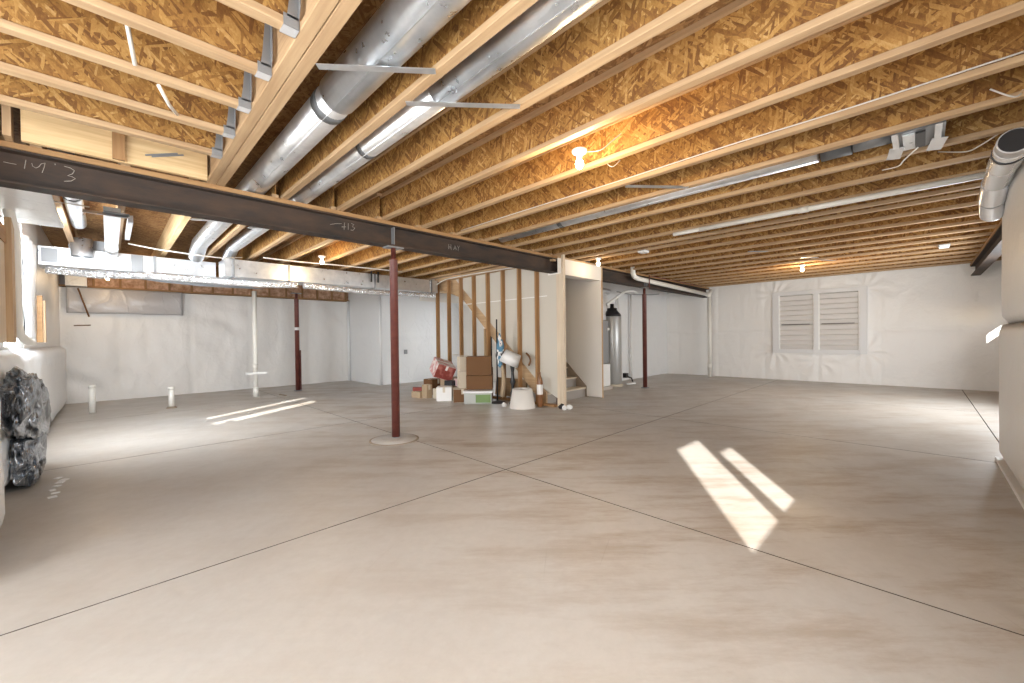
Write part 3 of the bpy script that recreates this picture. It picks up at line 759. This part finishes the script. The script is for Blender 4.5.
# black plastic heap against the left wall
def heap(w, c, r, seed):
    n0 = len(w.bm.faces)
    vs = bmesh.ops.create_icosphere(w.bm, subdivisions=5, radius=1)['verts']
    for v in vs:
        p = v.co.copy(); q = Vector([math.copysign(abs(a)**.7, a) for a in p])
        sv = Vector((seed, 0, seed*2)); wq = q*1.6+sv+.5*noise.noise_vector(q*1.5+sv)
        fq = Vector((q.x*1.2, q.y*2.4+q.z*.9, q.z*.8))+sv+.6*noise.noise_vector(q*1.4+sv)
        rid = 1-abs(noise.noise(fq*1.3)); rid2 = 1-abs(noise.noise(fq*2.7+Vector((4, 1, 0)))); rid3 = 1-abs(noise.noise(q*5.5+sv))
        d = .46+.40*rid+.16*rid2
        co = Vector((q.x*r[0], q.y*r[1], q.z*r[2]))*d+Vector(c)
        co.z = max(co.z, .002); co.x = max(co.x, -.60)
        v.co = co
    for f in w.bm.faces[n0:]: f.smooth = True
w = MB(); heap(w, (-.50, 5.45, .70), (.10, .95, .30), 3)
for v in w.bm.verts: v.co.z -= max(-.4, (v.co.y-5.45))*.22
heap(w, (-.53, 5.70, .27), (.10, .50, .29), 8)
tag(w.build('plastic_bundle', 'bag'), 'crumpled black plastic sheeting heaped against the left wall', 'plastic bag')
w = MB()
for k in range(7): w.obox((-.36+.05*random.random(), 4.95+.11*k+.04*random.random(), .004), (.03+.03*random.random(), .05, .006), (0, 0, random.random()*3))
tag(w.build('plaster_debris', 'vinyl_cool'), 'small pale scraps on the floor at the foot of the black plastic', 'debris', kind='stuff')

# ------------------------------------------------------------------ stair partition (studs along y at x = 5.65)
PX = 5.65; FX = 7.06
part = thing('stud_partition', 'open timber stud wall beside the stairs behind the boxes', 'stud wall', (PX, 6.4, 0))
for k in range(8):
    y = 5.03+.457*k
    w = MB(); w.box(PX-.045, PX+.045, y-.019, y+.019, .038, 2.60); w.build('stud', 'studZ', part)
w = MB(); w.box(PX-.045, PX+.045, 4.60, 8.28, 0, .038); w.build('bottom_plate', 'studY', part)
w = MB(); w.box(PX-.045, PX+.045, 4.60, 8.28, 2.60, 2.638); w.box(PX-.045, PX+.045, 4.60, 8.28, 2.64, 2.678); w.build('top_plate', 'pineY', part)
w = MB(); w.box(PX-.015, PX+.045, 4.40, 4.44, 0, 2.685); w.box(PX+.03, PX+.045, 4.44, 4.59, 0, 2.37); w.build('end_stud', 'paleZ', part)['label'] = 'pale end stud'
w = MB(); lz = lambda y: .30+.87*(y-4.93)
w.prism([(4.6, .15), (4.93, .30), (7.55, lz(7.55)), (7.55, 2.598), (4.80, 2.598), (4.80, 2.37), (4.6, 2.37)], 'X', PX+.046, PX+.058, 'kraft_shaded')
w.box(PX+.044, PX+.046, 4.82, 7.5, 1.995, 2.01, 'paper')
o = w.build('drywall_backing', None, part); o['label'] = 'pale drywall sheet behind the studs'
# soffit boxing the beam over the stair foot, and the far stair wall
st = MB(); st.box(PX+.05, FX+.012, 4.555, 4.576, 2.375, 2.655, 'drywall'); st.box(PX+.05, FX+.012, 4.555, 4.576, 2.657, 2.687, 'pineX')
st.box(PX+.05, FX, 4.775, 4.80, 2.375, 2.64, 'drywall'); st.box(PX+.05, FX, 4.576, 4.774, 2.375, 2.395, 'drywall')
t = thing('beam_soffit', 'white drywall soffit boxing the steel beam above the stair foot', 'soffit', (6.4, 4.5, 2.4))
st.build('boxing', None, t)
w = MB()
sl = .87
def stairz(y): return .02+sl*(y-4.93)
w.prism([(4.56, .012), (5.6, .012), (8.9, stairz(8.9)-.62), (8.9, 3.0), (4.80, 3.0), (4.80, 2.374), (4.56, 2.374)], 'X', FX, FX+.012, 'drywall')

for y in (4.9, 5.3, 5.7): w.box(FX+.012, FX+.040, y, y+.04, 0, 3.0, 'studZ')
w.box(FX+.040, FX+.050, 4.57, 5.9, .01, 2.39, 'drywall')
w.box(FX+.013, FX+.050, 4.55, 4.565, .0, 2.655, 'pineZ')
o = struct('wall_stairs', w)
w = MB(); w.box(PX-.05, FX+.1, 8.9, 8.95, 2.2, JT, 'drywall'); struct('wall_stair_head', w)
stair = thing('staircase', 'enclosed staircase rising away behind the stud wall', 'stairs', (6.4, 5, 0))
rise, run = .2, .23
for k in range(11):
    y = 4.93+run*k; z = rise*(k+1)
    w = MB(); w.box(5.80, 7.015, y-.025, y+run+.0, z-.03, z, bev=.006); w.build('tread', 'cream', stair)
    w = MB(); w.box(5.80, 7.015, y, y+.018, z-rise+.001, z-.031); w.build('riser', 'carpet', stair)
for nm, xa, xb, mm, lo, up in (('stringer', 5.755, 5.795, 'pineY', -.02, .36), ('skirt_board', 7.02, 7.05, 'skirt', -.27, .42)):
    w = MB(); ye = 7.42
    w.prism([(4.92, .003), (4.99+(-lo)*1.1, .003), (ye, stairz(ye)+lo), (ye, stairz(ye)+up), (4.92, .22)], 'X', xa, xb); w.build(nm, mm, stair)
w = MB(); w.box(5.80, 7.0, 7.47, 8.6, 2.40, 2.44, 'lvlX'); w.build('landing', None, stair)
w = MB(); w.prism([(7.42, stairz(7.42)-.02), (7.42, 2.62), (8.3, 2.62), (8.3, 2.44)], 'X', 5.755, 5.795); w.build('landing_fascia', 'pineY', stair)

# wood scraps stored under the stairs
w = MB(); w.box(5.80, 5.86, 6.5, 7.2, .0, .62, 'studZ'); w.obox((6.0, 6.1, .2), (.04, .9, .38), (0, .15, 0), 'pineY'); w.build
tag(w.build('plywood_offcut', None), 'plywood offcuts leaning under the stairs behind the studs', 'wood offcut')
w = MB(); w.prism([(6.50, .0), (6.66, .0), (6.66, 1.42), (6.50, 1.26)], 'X', 5.82, 5.84, 'black'); w.box(5.80, 5.85, 6.67, 6.72, 0, 1.45, 'pineZ'); tag(w.build('dark_board', None), 'narrow dark board seen between the studs under the stair string', 'board')

# ------------------------------------------------------------------ bulbs
def bulb(x, y, label, z=JB-.0, power=30):
    t = thing('ceiling_lamp', label, 'lamp', (x, y, z), 'bare bulb lamp holders')
    w = MB(); w.lathe((x, y, z), [(.058, -.002), (.058, -.012), (.05, -.028), (.03, -.038), (.022, -.055), (.02, -.06)], 28); w.build('lamp_holder', 'white', t)
    w = MB(); w.lathe((x, y, z), [(.013, -.06), (.018, -.072), (.030, -.095), (.032, -.112), (.026, -.132), (.012, -.143), (.002, -.145)], 20); w.build('bulb', 'bulb', t)
    d = bpy.data.lights.new('bulb_light', 'POINT'); d.energy = power; d.color = (1, .70, .38); d.shadow_soft_size = .04
    o = bpy.data.objects.new('bulb_light', d); o.location = (0, 0, -.20); o.parent = t; COL.objects.link(o)
bulb(2.60, 1.86, 'bare glowing bulb on a round white holder, nearest the camera', power=27)
bulb(6.40, 4.18, 'glowing bulb at the top of the white stair wall', JB-.0, power=3.5)
bulb(10.25, 1.75, 'glowing bulb near the ceiling above the far window', power=22)
bulb(2.62, 7.25, 'glowing bulb behind the steel beam above the trunk duct', JB, power=13)
bulb(-.0, 11.3, 'small added bulb near the pink insulation, brightening the back left walls', 2.62, power=7)  # extra bulb added as fill for the dark back left walls
def boxlet(x, y, label, sx=.13, sy=.09, h=.035, name='junction_box', cat='junction box'):
    t = thing(name, label, cat, (x, y, JB))
    w = MB(); w.box(x-sx/2, x+sx/2, y-sy/2, y+sy/2, JB-h, JB-.001, bev=.004); w.build('cover', 'white', t)
    w = MB(); w.box(x-sx/2-.015, x+sx/2+.015, y-sy/2-.01, y+sy/2+.01, JB-.004, JB-.0005); w.build('rim', 'galvdull', t)
boxlet(6.45, 3.32, 'white smoke alarm like box under the joists beyond the stair wall', .15, .13)
boxlet(9.85, -.26, 'white box under the joists near the right hand beam', .24, .12)
for x, y, l in ((8.0, 2.0, 'flat metal plate under the joists between the stair wall and far window'), (9.4, 1.5, 'flat metal plate under the joists left of the bulb above the far window'), (10.0, 1.3, 'pale flat plate beside the bulb above the far window')):
    w = MB(); w.obox((x, y, JB-.004), (.34, .07, .004), (0, 0, -.7)); tag(w.build('metal_plate', 'galvdull'), l, 'metal plate')

# ------------------------------------------------------------------ pipes
w = MB(); w.tube([(5.64, NW+.02, 2.665), (5.64, 2.1, 2.665)], .030, 14); w.tube([(5.64, .9, 2.665), (5.64, 1.0, 2.665)], .035, 14); w.tube([(5.64, 2.1, 2.665), (5.64, 2.45, 2.665)], .026, 12)
tag(w.build('plastic_pipe', 'pvc'), 'long white plastic pipe slung under the joists from the right foreground', 'pipe')
w = MB(); w.tube([(8.18, 4.46, 2.76), (8.18, 4.46, 2.63), (8.24, 4.46, 2.555), (8.38, 4.46, 2.53), (12.55, 4.46, 2.45)], .052, 16); w.tube([(12.72, 4.46, 2.44), (12.72, 4.46, .0)], .052, 16)
w.tube([(12.5, 4.46, 2.45), (12.66, 4.46, 2.44), (12.72, 4.46, 2.38)], .058, 16); w.tube([(12.72, 4.46, .25), (12.72, 4.46, .40)], .06, 16); w.tube([(12.72, 4.46, 2.42), (12.86, 4.46, 2.60)], .05, 12)
tag(w.build('drain_pipe', 'pvc'), 'white drain pipe along the beam turning down to the floor near the far wall', 'pipe')
w = MB(); w.tube([(8.78, 4.38, 2.33), (8.78, 4.38, 2.62), (11.9, 4.38, 2.62)], .013, 8); tag(w.build('gas_pipe', 'red'), 'thin dark red pipe running above the white drain pipe', 'pipe')
w = MB(); w.tube([(2.295, 10.38, 0), (2.295, 10.38, 2.34)], .045, 16); w.tube([(2.295, 10.38, .0), (2.295, 10.38, .22)], .056, 16); w.tube([(2.295, 10.38, .62), (2.295, 10.38, .74)], .05, 16)
o = tag(w.build('stand_pipe', 'pvc'), 'tall white stand pipe with a wooden cross piece near the back wall', 'pipe')
w = MB(); w.box(2.10, 2.50, 10.31, 10.333, .505, .555); w.build('cross_piece', 'white', o)
def stub(x, y, h, label):
    t = thing('pipe_stub', label, 'pipe', (x, y, 0), 'capped pipe stubs')
    w = MB(); w.lathe((x, y, 0), [(.045, 0), (.045, h-.02)]); w.build('pipe', 'pvc', t)
    w = MB(); w.lathe((x, y, 0), [(.05, h-.06), (.05, h-.005), (.04, h)]); w.build('cap', 'pvc', t)
stub(-.225, 10.37, .50, 'white capped pipe stub standing on the floor nearest the left wall')
stub(.82, 9.95, .40, 'white capped pipe stub with dark foot, right of the other stub')
w = MB(); w.lathe((.82, 9.95, 0), [(.085, 0), (.08, .012), (.05, .03)], 16, 'skirt', caps=False); tag(w.build('rough_collar'), 'dark rough ring around the foot of the right pipe stub', 'collar')
w = MB(); w.obox((2.78, 10.2, .012), (.03, .36, .02), (0, 0, .1)); tag(w.build('wood_strip', 'skirt'), 'thin dark strip lying on the floor between stand pipe and back column', 'wood strip')

# foil dryer duct over the near wall
def hp(u, v, y): return cam_hit_y(u, v, y)
path = [hp(1034, 118, -.41), hp(1013, 146, -.41), hp(1003, 165, -.42), hp(996, 182, -.43), hp(992, 200, -.43), hp(992, 214, -.45)]
path[0] = path[1]+(path[1]-path[2]).normalized()*.10+Vector((0, 0, .01))
def seg_duct(a, b_, r):
    n = 20; P = [a.lerp(b_, i/n) for i in range(n+1)]
    return P, [r*(1+.045*(i % 2)) for i in range(n+1)]
t = thing('flexible_duct', 'shiny segmented foil duct elbow over the top of the right foreground wall', 'duct', tuple(path[2]))
DUCT_R = .075
for k in range(len(path)-1):
    a, b_ = path[k], path[k+1]
    if (b_-a).length < .02: continue
    P, Rr = seg_duct(a, b_, DUCT_R*(1.05 if k % 2 else 1)); w = MB(); w.tube(P, Rr, 24); w.build('segment', 'alu', t)
a = path[1].lerp(path[2], .2); b_ = path[1].lerp(path[2], .3)
w = MB(); w.tube([a, b_], DUCT_R*1.12, 24); w.build('clamp_band', 'black', t)['label'] = 'black clamp band'
w = MB(); dd = (path[0]-path[1]).normalized(); w.tube([path[0]+dd*.001, path[0]+dd*.004], DUCT_R*.93, 24); w.build('shaded_mouth', 'black', t)  # black disc painted in for the shade inside the duct mouth
for k in (3, 4):
    a = path[k]; d = (path[k]-path[k-1]).normalized()*.008
    w = MB(); w.tube([a-d, a+d], DUCT_R*1.1, 24); w.build('band', 'galvdull', t)

# cables
def cable(pts, label, r=.005, mm='wire', name='cable'):
    w = MB(); P = []
    pts = [Vector(p) for p in pts]
    for i in range(len(pts)-1):
        p0 = pts[max(i-1, 0)]; p1 = pts[i]; p2 = pts[i+1]; p3 = pts[min(i+2, len(pts)-1)]
        for k in range(6):
            q = k/6; P.append(.5*((2*p1)+(-p0+p2)*q+(2*p0-5*p1+4*p2-p3)*q*q+(-p0+3*p1-3*p2+p3)*q**3))
    P.append(pts[-1]); w.tube(P, r, 6); tag(w.build(name, mm), label, name.replace('_', ' '))
cable([(3.49, -.4, 2.742), (3.49, .4, 2.735), (3.49, 1.1, 2.742), (3.49, 2.1, 2.735), (3.49, 3.2, 2.74), (3.49, 4.5, 2.74)], 'white cable stapled along a joist in the middle of the near ceiling')
cable([(4.66, -.52, 2.75), (4.68, -.42, 2.72), (4.80, -.32, 2.69), (4.95, -.25, 2.71), (5.08, -.1, 2.80)], 'white cable looping between joists right of the duct boot')
cable([(4.09, -.42, 2.80), (4.03, -.44, 2.74), (3.97, -.40, 2.69), (3.92, -.30, 2.76)], 'short white cable hanging behind the duct boot toward the right wall')
cable([(4.46, .02, 2.68), (4.60, .10, 2.65), (4.70, .14, 2.64), (4.78, .24, 2.66)], 'white cable end dangling under the duct boot')
cable([(2.66, 1.83, 2.685), (2.74, 1.76, 2.70), (2.82, 1.70, 2.78), (2.88, 1.66, 2.84)], 'short cable leaving the nearest bulb holder', .003)
cable([(3.02, 1.9, 2.74), (3.04, 1.84, 2.68), (3.1, 1.80, 2.74)], 'small cable loop right of the nearest bulb', .003)
for k, (a, b_) in enumerate((((.05, 2.56, 2.98), (.12, 2.9, 2.70)), ((.22, 3.0, 2.68), (.34, 3.40, 2.72)))):
    w = MB(); w.tube([a, ((a[0]+b_[0])/2, (a[1]+b_[1])/2, (a[2]+b_[2])/2-.02), b_], .010, 6); tag(w.build('cable', 'wire'), ('white cable drooping between cross joists, nearer the beam' if k else 'white cable drooping between cross joists, farther from the beam'), 'cable')
cable([(5.4, 8.9, 2.6), (5.55, 8.3, 2.5), (5.57, 7.6, 2.62), (5.58, 5.4, 2.60)], 'white pipe like cable curving over the top of the stud wall', .012)
cable([(1.9, 7.95, 2.67), (2.5, 7.9, 2.66), (3.1, 7.85, 2.67), (4.4, 7.7, 2.66)], 'pale cable crossing under joists above the trunk duct', .012)
for x in (3.9, 4.05):
    w = MB(); w.tube([(x, 8.06, 2.66), (x, 8.07, 2.44)], .02, 8); tag(w.build('duct_hanger', 'black'), 'dark hanger on the face of the trunk duct near the centre column, %s' % ('left one' if x < 4 else 'right one'), 'hanger')

# ------------------------------------------------------------------ utility corner
t = thing('water_tank', 'tall grey cylindrical tank with a black top beside the stair wall', 'water tank', (8.98, 5.48, 0))
w = MB(); w.lathe((8.98, 5.48, 0), [(.21, .06), (.225, .08), (.225, 1.72), (.215, 1.75)], 36); w.build('tank', 'tank', t)
w = MB(); w.lathe((8.98, 5.48, 0), [(.225, 1.745), (.21, 1.80), (.14, 1.88), (.12, 1.90), (.12, 1.95), (.05, 1.96), (.05, 2.06)], 24); w.build('top_cap', 'black', t)
w = MB(); w.lathe((8.98, 5.48, 0), [(.25, .0), (.25, .05), (.21, .06)], 30); w.build('base', 'cream', t)
t = thing('filter_cylinder', 'slim dark grey cylinder standing right behind the grey tank', 'cylinder', (9.56, 5.68, 0))
w = MB(); w.lathe((9.56, 5.68, 0), [(.09, .0), (.10, .03), (.10, 1.80), (.06, 1.86)], 24); w.build('body', 'galvdull', t)
w = MB(); w.obox((9.62, 5.48, .22), (.12, .1, .12)); w.tube([(9.62, 5.45, .2), (9.78, 5.40, .14), (9.8, 5.38, .05)], .02, 8); w.build('valve', 'black', t)
w = MB(); w.tube([(9.35, 5.3, .03), (9.6, 5.2, .03), (9.85, 5.35, .03)], .022, 8); tag(w.build('hose', 'white'), 'white hose on the floor at the foot of the grey tank', 'hose')
t = thing('furnace', 'grey furnace cabinet edge showing past the stair wall', 'furnace', (8.2, 5.4, 0))
w = MB(); w.box(7.95, 8.40, 5.22, 5.75, .62, 1.62, bev=.01); w.build('cabinet', 'galvdull', t)
w = MB(); w.box(7.95, 8.43, 5.20, 5.75, .08, .60, bev=.01); w.build('lower_cabinet', 'white', t)
w = MB(); w.box(7.95, 8.41, 5.3, 5.7, 1.64, 2.3); w.build('plenum', 'galv', t)
w = MB(); w.obox((8.36, 5.20, 1.42), (.08, .01, .06)); w.build('label_plate', 'white', t)
w = MB(); w.box(7.9, 8.45, 5.16, 5.8, 0, .078); w.build('base_pad', 'concrete', t)
cable([(8.45, 5.3, 2.0), (8.65, 5.25, 2.12), (9.1, 5.2, 2.34), (9.5, 5.2, 2.40), (9.9, 5.3, 2.38)], 'fat white pipe slanting up from the furnace', .035, 'white', 'vent_pipe')
cable([(8.32, 5.5, 2.25), (8.5, 5.5, 2.36), (8.85, 5.5, 2.36)], 'curved silver flue elbow above the furnace', .07, 'galv', 'flue_pipe')
cable([(9.08, 5.42, 2.05), (9.15, 5.45, 2.25), (9.4, 5.55, 2.22), (9.5, 5.6, 1.9), (9.52, 5.6, 1.4)], 'pale hose arching over the grey tank', .022, 'white', 'hose')
cable([(9.0, 5.35, 2.36), (9.6, 5.30, 2.33), (10.4, 5.2, 2.36), (11.0, 5.2, 2.42)], 'dark line of pipe under the utility ceiling', .012, 'galvdull', 'pipe')
w = MB(); w.box(10.55, 11.9, 5.1, 5.28, 2.60, 2.689); tag(w.build('small_duct', 'galvdull'), 'small flat grey duct hanging in the utility corner', 'duct')
w = MB(); w.tube([(10.62, 5.86, 0), (10.62, 5.86, 2.45)], .03, 10); w.box(10.57, 10.67, 5.82, 5.9, .5, .62); w.box(10.57, 10.67, 5.82, 5.9, .75, .87); tag(w.build('wall_pipe', 'white'), 'thin white pipe with two clips on the utility wall', 'pipe')
w = MB(); w.tube([(9.95, 5.86, .7), (10.0, 5.85, .72), (10.03, 5.85, 1.2), (9.98, 5.86, 1.4)], .015, 8); tag(w.build('wall_cable', 'white'), 'white looped line on the utility wall right of the tank', 'cable')
w = MB(); w.obox((5.95, 10.27, .88), (.08, .05, .12)); tag(w.build('outlet_box', 'galvdull'), 'small metal outlet box on the alcove wall left of the studs', 'outlet box')

# ------------------------------------------------------------------ things piled by the partition
def carton(x, y, z, sx, sy, sz, rz, label, mm, cat='box', name='cardboard_box', group=None, rx=0, ry=0, tape='cream', side=None, flaps=False):
    t = thing(name, label, cat, (x, y, z), group)
    from mathutils import Euler
    R = Euler((rx, ry, rz)).to_matrix()
    def ob(w, c, s, m=None):
        n0 = len(w.bm.faces); r = bmesh.ops.create_cube(w.bm, size=1)['verts']
        for v in r: v.co = R @ (Vector((v.co.x*s[0], v.co.y*s[1], v.co.z*s[2]))+Vector(c)) + Vector((x, y, z))
        w._fin(n0, m)
    w = MB(); ob(w, (0, 0, sz/2), (sx, sy, sz), mm)
    if side: ob(w, (0, -sy/2-.001, sz/2), (sx*.98, .003, sz*.96), side)
    w.build('body', None, t)
    w = MB(); ob(w, (0, 0, sz+.0015), (sx*.995, .05, .003), tape); ob(w, (0, -sy/2-.003, sz-.05), (.05, .002, .1), tape); w.build('tape', None, t)
    if flaps:
        w = MB(); ob(w, (0, -sy/2-.07, sz+.03), (sx*.9, .16, .004), mm); ob(w, (-sx/2-.05, 0, sz+.04), (.12, sy*.9, .004), mm); w.build('flap', None, t)
    return t
G1 = 'cartons piled beside the stud wall'
carton(4.74, 7.56, 0, .32, .26, .13, .2, 'low pale carton lying at the left end of the pile', 'card_light')
carton(4.74, 7.34, 0, .14, .16, .28, .1, 'narrow upright beige carton second from the left of the pile', 'card_light')
carton(4.90, 7.14, 0, .20, .16, .20, -.1, 'small cream carton between the beige and white ones', 'cream')
carton(5.20, 7.76, 0, .35, .3, .34, .1, 'brown carton standing behind the small cream carton', 'card')
carton(4.82, 6.82, 0, .30, .30, .27, -.7, 'white carton on the floor in the front row', 'paper', side='paper')
carton(4.96, 6.42, 0, .36, .36, .26, -.62, 'cream printed carton with a brown side in the front row', 'cream', side='card')
w = carton(5.06, 6.91, .275, .22, .20, .10, .3, 'small dark carton lying on top of the white carton', 'black', tape='black')
carton(5.20, 6.78, .265, .24, .22, .14, -.4, 'pale reddish small carton beside the dark one', 'pinkprint')
carton(5.24, 7.11, 0, .4, .35, .40, 0, 'pale carton hidden behind the white carton', 'card_light')
carton(4.95, 7.16, .47, .40, .40, .30, -.25, 'tilted pink and white carton with red printed side on top of the pile', 'pinkprint_mix', ry=.30, rx=.35, side='redprint_mix', tape='paper', flaps=False)
carton(5.00, 6.44, .265, .20, .20, .33, -.5, 'upright cream carton, lower of the two beside the brown cartons', 'cream')
carton(5.00, 6.44, .60, .18, .18, .28, -.35, 'upright cream bag shaped carton with a torn top beside the brown cartons', 'cream', flaps=True)
BXR = -.78
carton(5.14, 6.09, .255, .50, .30, .27, BXR, 'brown carton, lower of the two stacked on the clear tote', 'card', tape='card', side='card')
carton(5.15, 6.11, .53, .48, .30, .36, BXR, 'brown carton, topmost of the two stacked on the clear tote', 'card', tape='card', side='card')
t = thing('storage_tote', 'clear plastic tote with green contents under the brown cartons', 'storage box', (5.06, 6.06, 0))
def rbox(x, y, rz, loc, size, m, name, parent):
    w = MB(); R = Matrix.Rotation(rz, 3, 'Z'); r = bmesh.ops.create_cube(w.bm, size=1)['verts']
    for v in r: v.co = R @ (Vector((v.co.x*size[0], v.co.y*size[1], v.co.z*size[2]))+Vector(loc)) + Vector((x, y, 0))
    return w.build(name, m, parent)
rbox(5.06, 6.04, BXR, (0, 0, .105), (.52, .34, .20), 'tote', 'body', t); rbox(5.06, 6.04, BXR, (0, 0, .225), (.56, .38, .035), 'paper', 'lid', t)
rbox(5.06, 6.04, BXR, (.10, -.172, .10), (.28, .01, .15), 'green', 'contents', t)
# red leaflet and dark scrap on the low carton
w = MB(); w.obox((4.72, 7.58, .17), (.30, .10, .07), (.05, .05, -.6), 'redprint'); w.obox((4.80, 7.50, .21), (.14, .09, .07), (0, -.2, -.6), 'black')
tag(w.build('rolled_banner', None), 'red and dark rolled bundle lying on the low pale carton', 'bundle')
# floor lamp pole with cloth
t = thing('floor_lamp', 'slim black lamp pole on a round base hung with blue and white cloth', 'lamp', (5.38, 5.86, 0))
w = MB(); w.lathe((5.28, 5.74, 0), [(.15, .0), (.15, .02), (.05, .035), (.015, .05)], 28); w.build('base', 'black', t)
w = MB(); w.tube([(5.28, 5.74, .04), (5.28, 5.74, 1.60)], .014, 10); w.build('pole', 'black', t)
w = MB(); heap2 = bmesh.ops.create_icosphere(w.bm, subdivisions=4, radius=1)['verts']
for v in heap2:
    p = v.co; d = 1+.35*noise.noise(p*2.4)+.18*noise.noise(p*6)
    v.co = Vector((5.34+p.x*.07*d, 5.72+p.y*.07*d, .98+p.z*.30*d))
k1 = w.slot('blue'); k2 = w.slot('paper'); k3 = w.slot('black')
for f in w.bm.faces:
    q = noise.noise(f.calc_center_median()*9); f.material_index = k1 if q < .05 else (k2 if q < .3 else k3)
w.build('cloth', None, t)['label'] = 'blue, white and black cloth'
w = MB(); w.tube([(5.34, 5.66, .12), (5.36, 5.64, .4), (5.35, 5.66, .72)], [.05, .045, .03], 10); w.build('hanging_cloth', 'card_light', t)
# table lamp with tilted shade
LX, LY = 5.36, 5.40
t = thing('table_lamp', 'black turned lamp stand wearing a tilted white shade', 'lamp', (LX, LY, 0))
w = MB(); w.lathe((LX, LY, 0), [(.075, .0), (.07, .03), (.03, .06), (.045, .14), (.05, .22), (.025, .28), (.03, .36), (.055, .42), (.03, .50), (.025, .60), (.04, .68), (.05, .74), (.02, .80), (.01, .88)], 20); w.build('stand', 'black', t)
w = MB(); Rm = Matrix.Translation((LX-.02, LY+.02, .86)) @ Matrix.Rotation(.42, 4, Vector((.707, .707, 0))) 
n = 32; A = [w.bm.verts.new(Rm @ Vector((.19*math.cos(2*PI*k/n), .19*math.sin(2*PI*k/n), -.12))) for k in range(n)]; B = [w.bm.verts.new(Rm @ Vector((.155*math.cos(2*PI*k/n), .155*math.sin(2*PI*k/n), .12))) for k in range(n)]
for k in range(n): w.bm.faces.new((A[k], A[(k+1) % n], B[(k+1) % n], B[k])).smooth = True
r_ = bmesh.ops.extrude_face_region(w.bm, geom=w.bm.faces[:])
for v in r_['geom']:
    if isinstance(v, bmesh.types.BMVert): v.co = Vector((LX-.02, LY+.02, .86))+(v.co-Vector((LX-.02, LY+.02, .86)))*.985
w.build('lamp_shade', 'paper', t)
# big lamp shade on the floor
w = MB(); w.lathe((5.22, 5.02, 0), [(.235, .0), (.175, .335), (.168, .335), (.228, .0)], 40, caps=False)
o = tag(w.build('lamp_shade', 'shade'), 'large pale grey lamp shade standing on the floor', 'lamp shade')
w = MB(); w.lathe((5.22, 5.02, 0), [(.172, .30), (.02, .301)], 24, caps=True); w.build('spider_ring', 'paper', o)
# bottle
t = thing('spray_bottle', 'brown bottle with a white label on the floor between the studs', 'bottle', (5.50, 4.90, 0))
w = MB(); w.lathe((5.50, 4.85, 0), [(.05, .0), (.055, .02), (.055, .42), (.045, .50), (.02, .56), (.02, .62)], 20); w.build('body', 'brownglass', t)
w = MB(); w.lathe((5.50, 4.85, 0), [(.057, .22), (.057, .40)], 20, caps=False); w.build('label_band', 'paper', t)
cable([(5.59, 5.20, .72), (5.59, 5.16, .80), (5.59, 5.18, .88), (5.59, 5.26, .95)], 'short curved brown offcut leaning between the studs', .018, 'card', 'wood_offcut')
for k, (x, y, sx, sy, mm, lb) in enumerate(((5.62, 4.28, .12, .08, 'paper', 'crumpled white paper near the end stud'), (5.50, 4.30, .09, .06, 'paper', 'second small scrap of white paper left of the end stud'), (5.58, 4.42, .16, .06, 'black', 'dark scrap behind the white papers'), (5.04, 5.30, .10, .07, 'paper', 'white scrap left of the big lamp shade'))):
    w = MB(); vs = bmesh.ops.create_icosphere(w.bm, subdivisions=3, radius=1)['verts']
    for v in vs:
        d = 1+.35*noise.noise(v.co*2.7+Vector((k, 0, 0))); v.co = Vector((x+v.co.x*sx*.5*d, y+v.co.y*sy*.5*d, max(.001, .035+v.co.z*.045*d)))
    tag(w.build('paper_scrap' if mm == 'paper' else 'dark_scrap', mm), lb, 'scrap')
w = MB(); w.obox((5.53, 5.25, .16), (.06, .22, .05), (.3, .2, .2), 'studX'); w.obox((5.53, 5.2, .10), (.08, .2, .04), (.1, -.2, .3), 'paper'); w.obox((5.53, 5.25, .05), (.09, .3, .08), (0, .1, .1), 'card')
tag(w.build('wood_scraps', None), 'small heap of wood and paper scraps behind the black lamp stand', 'scraps', kind='stuff')
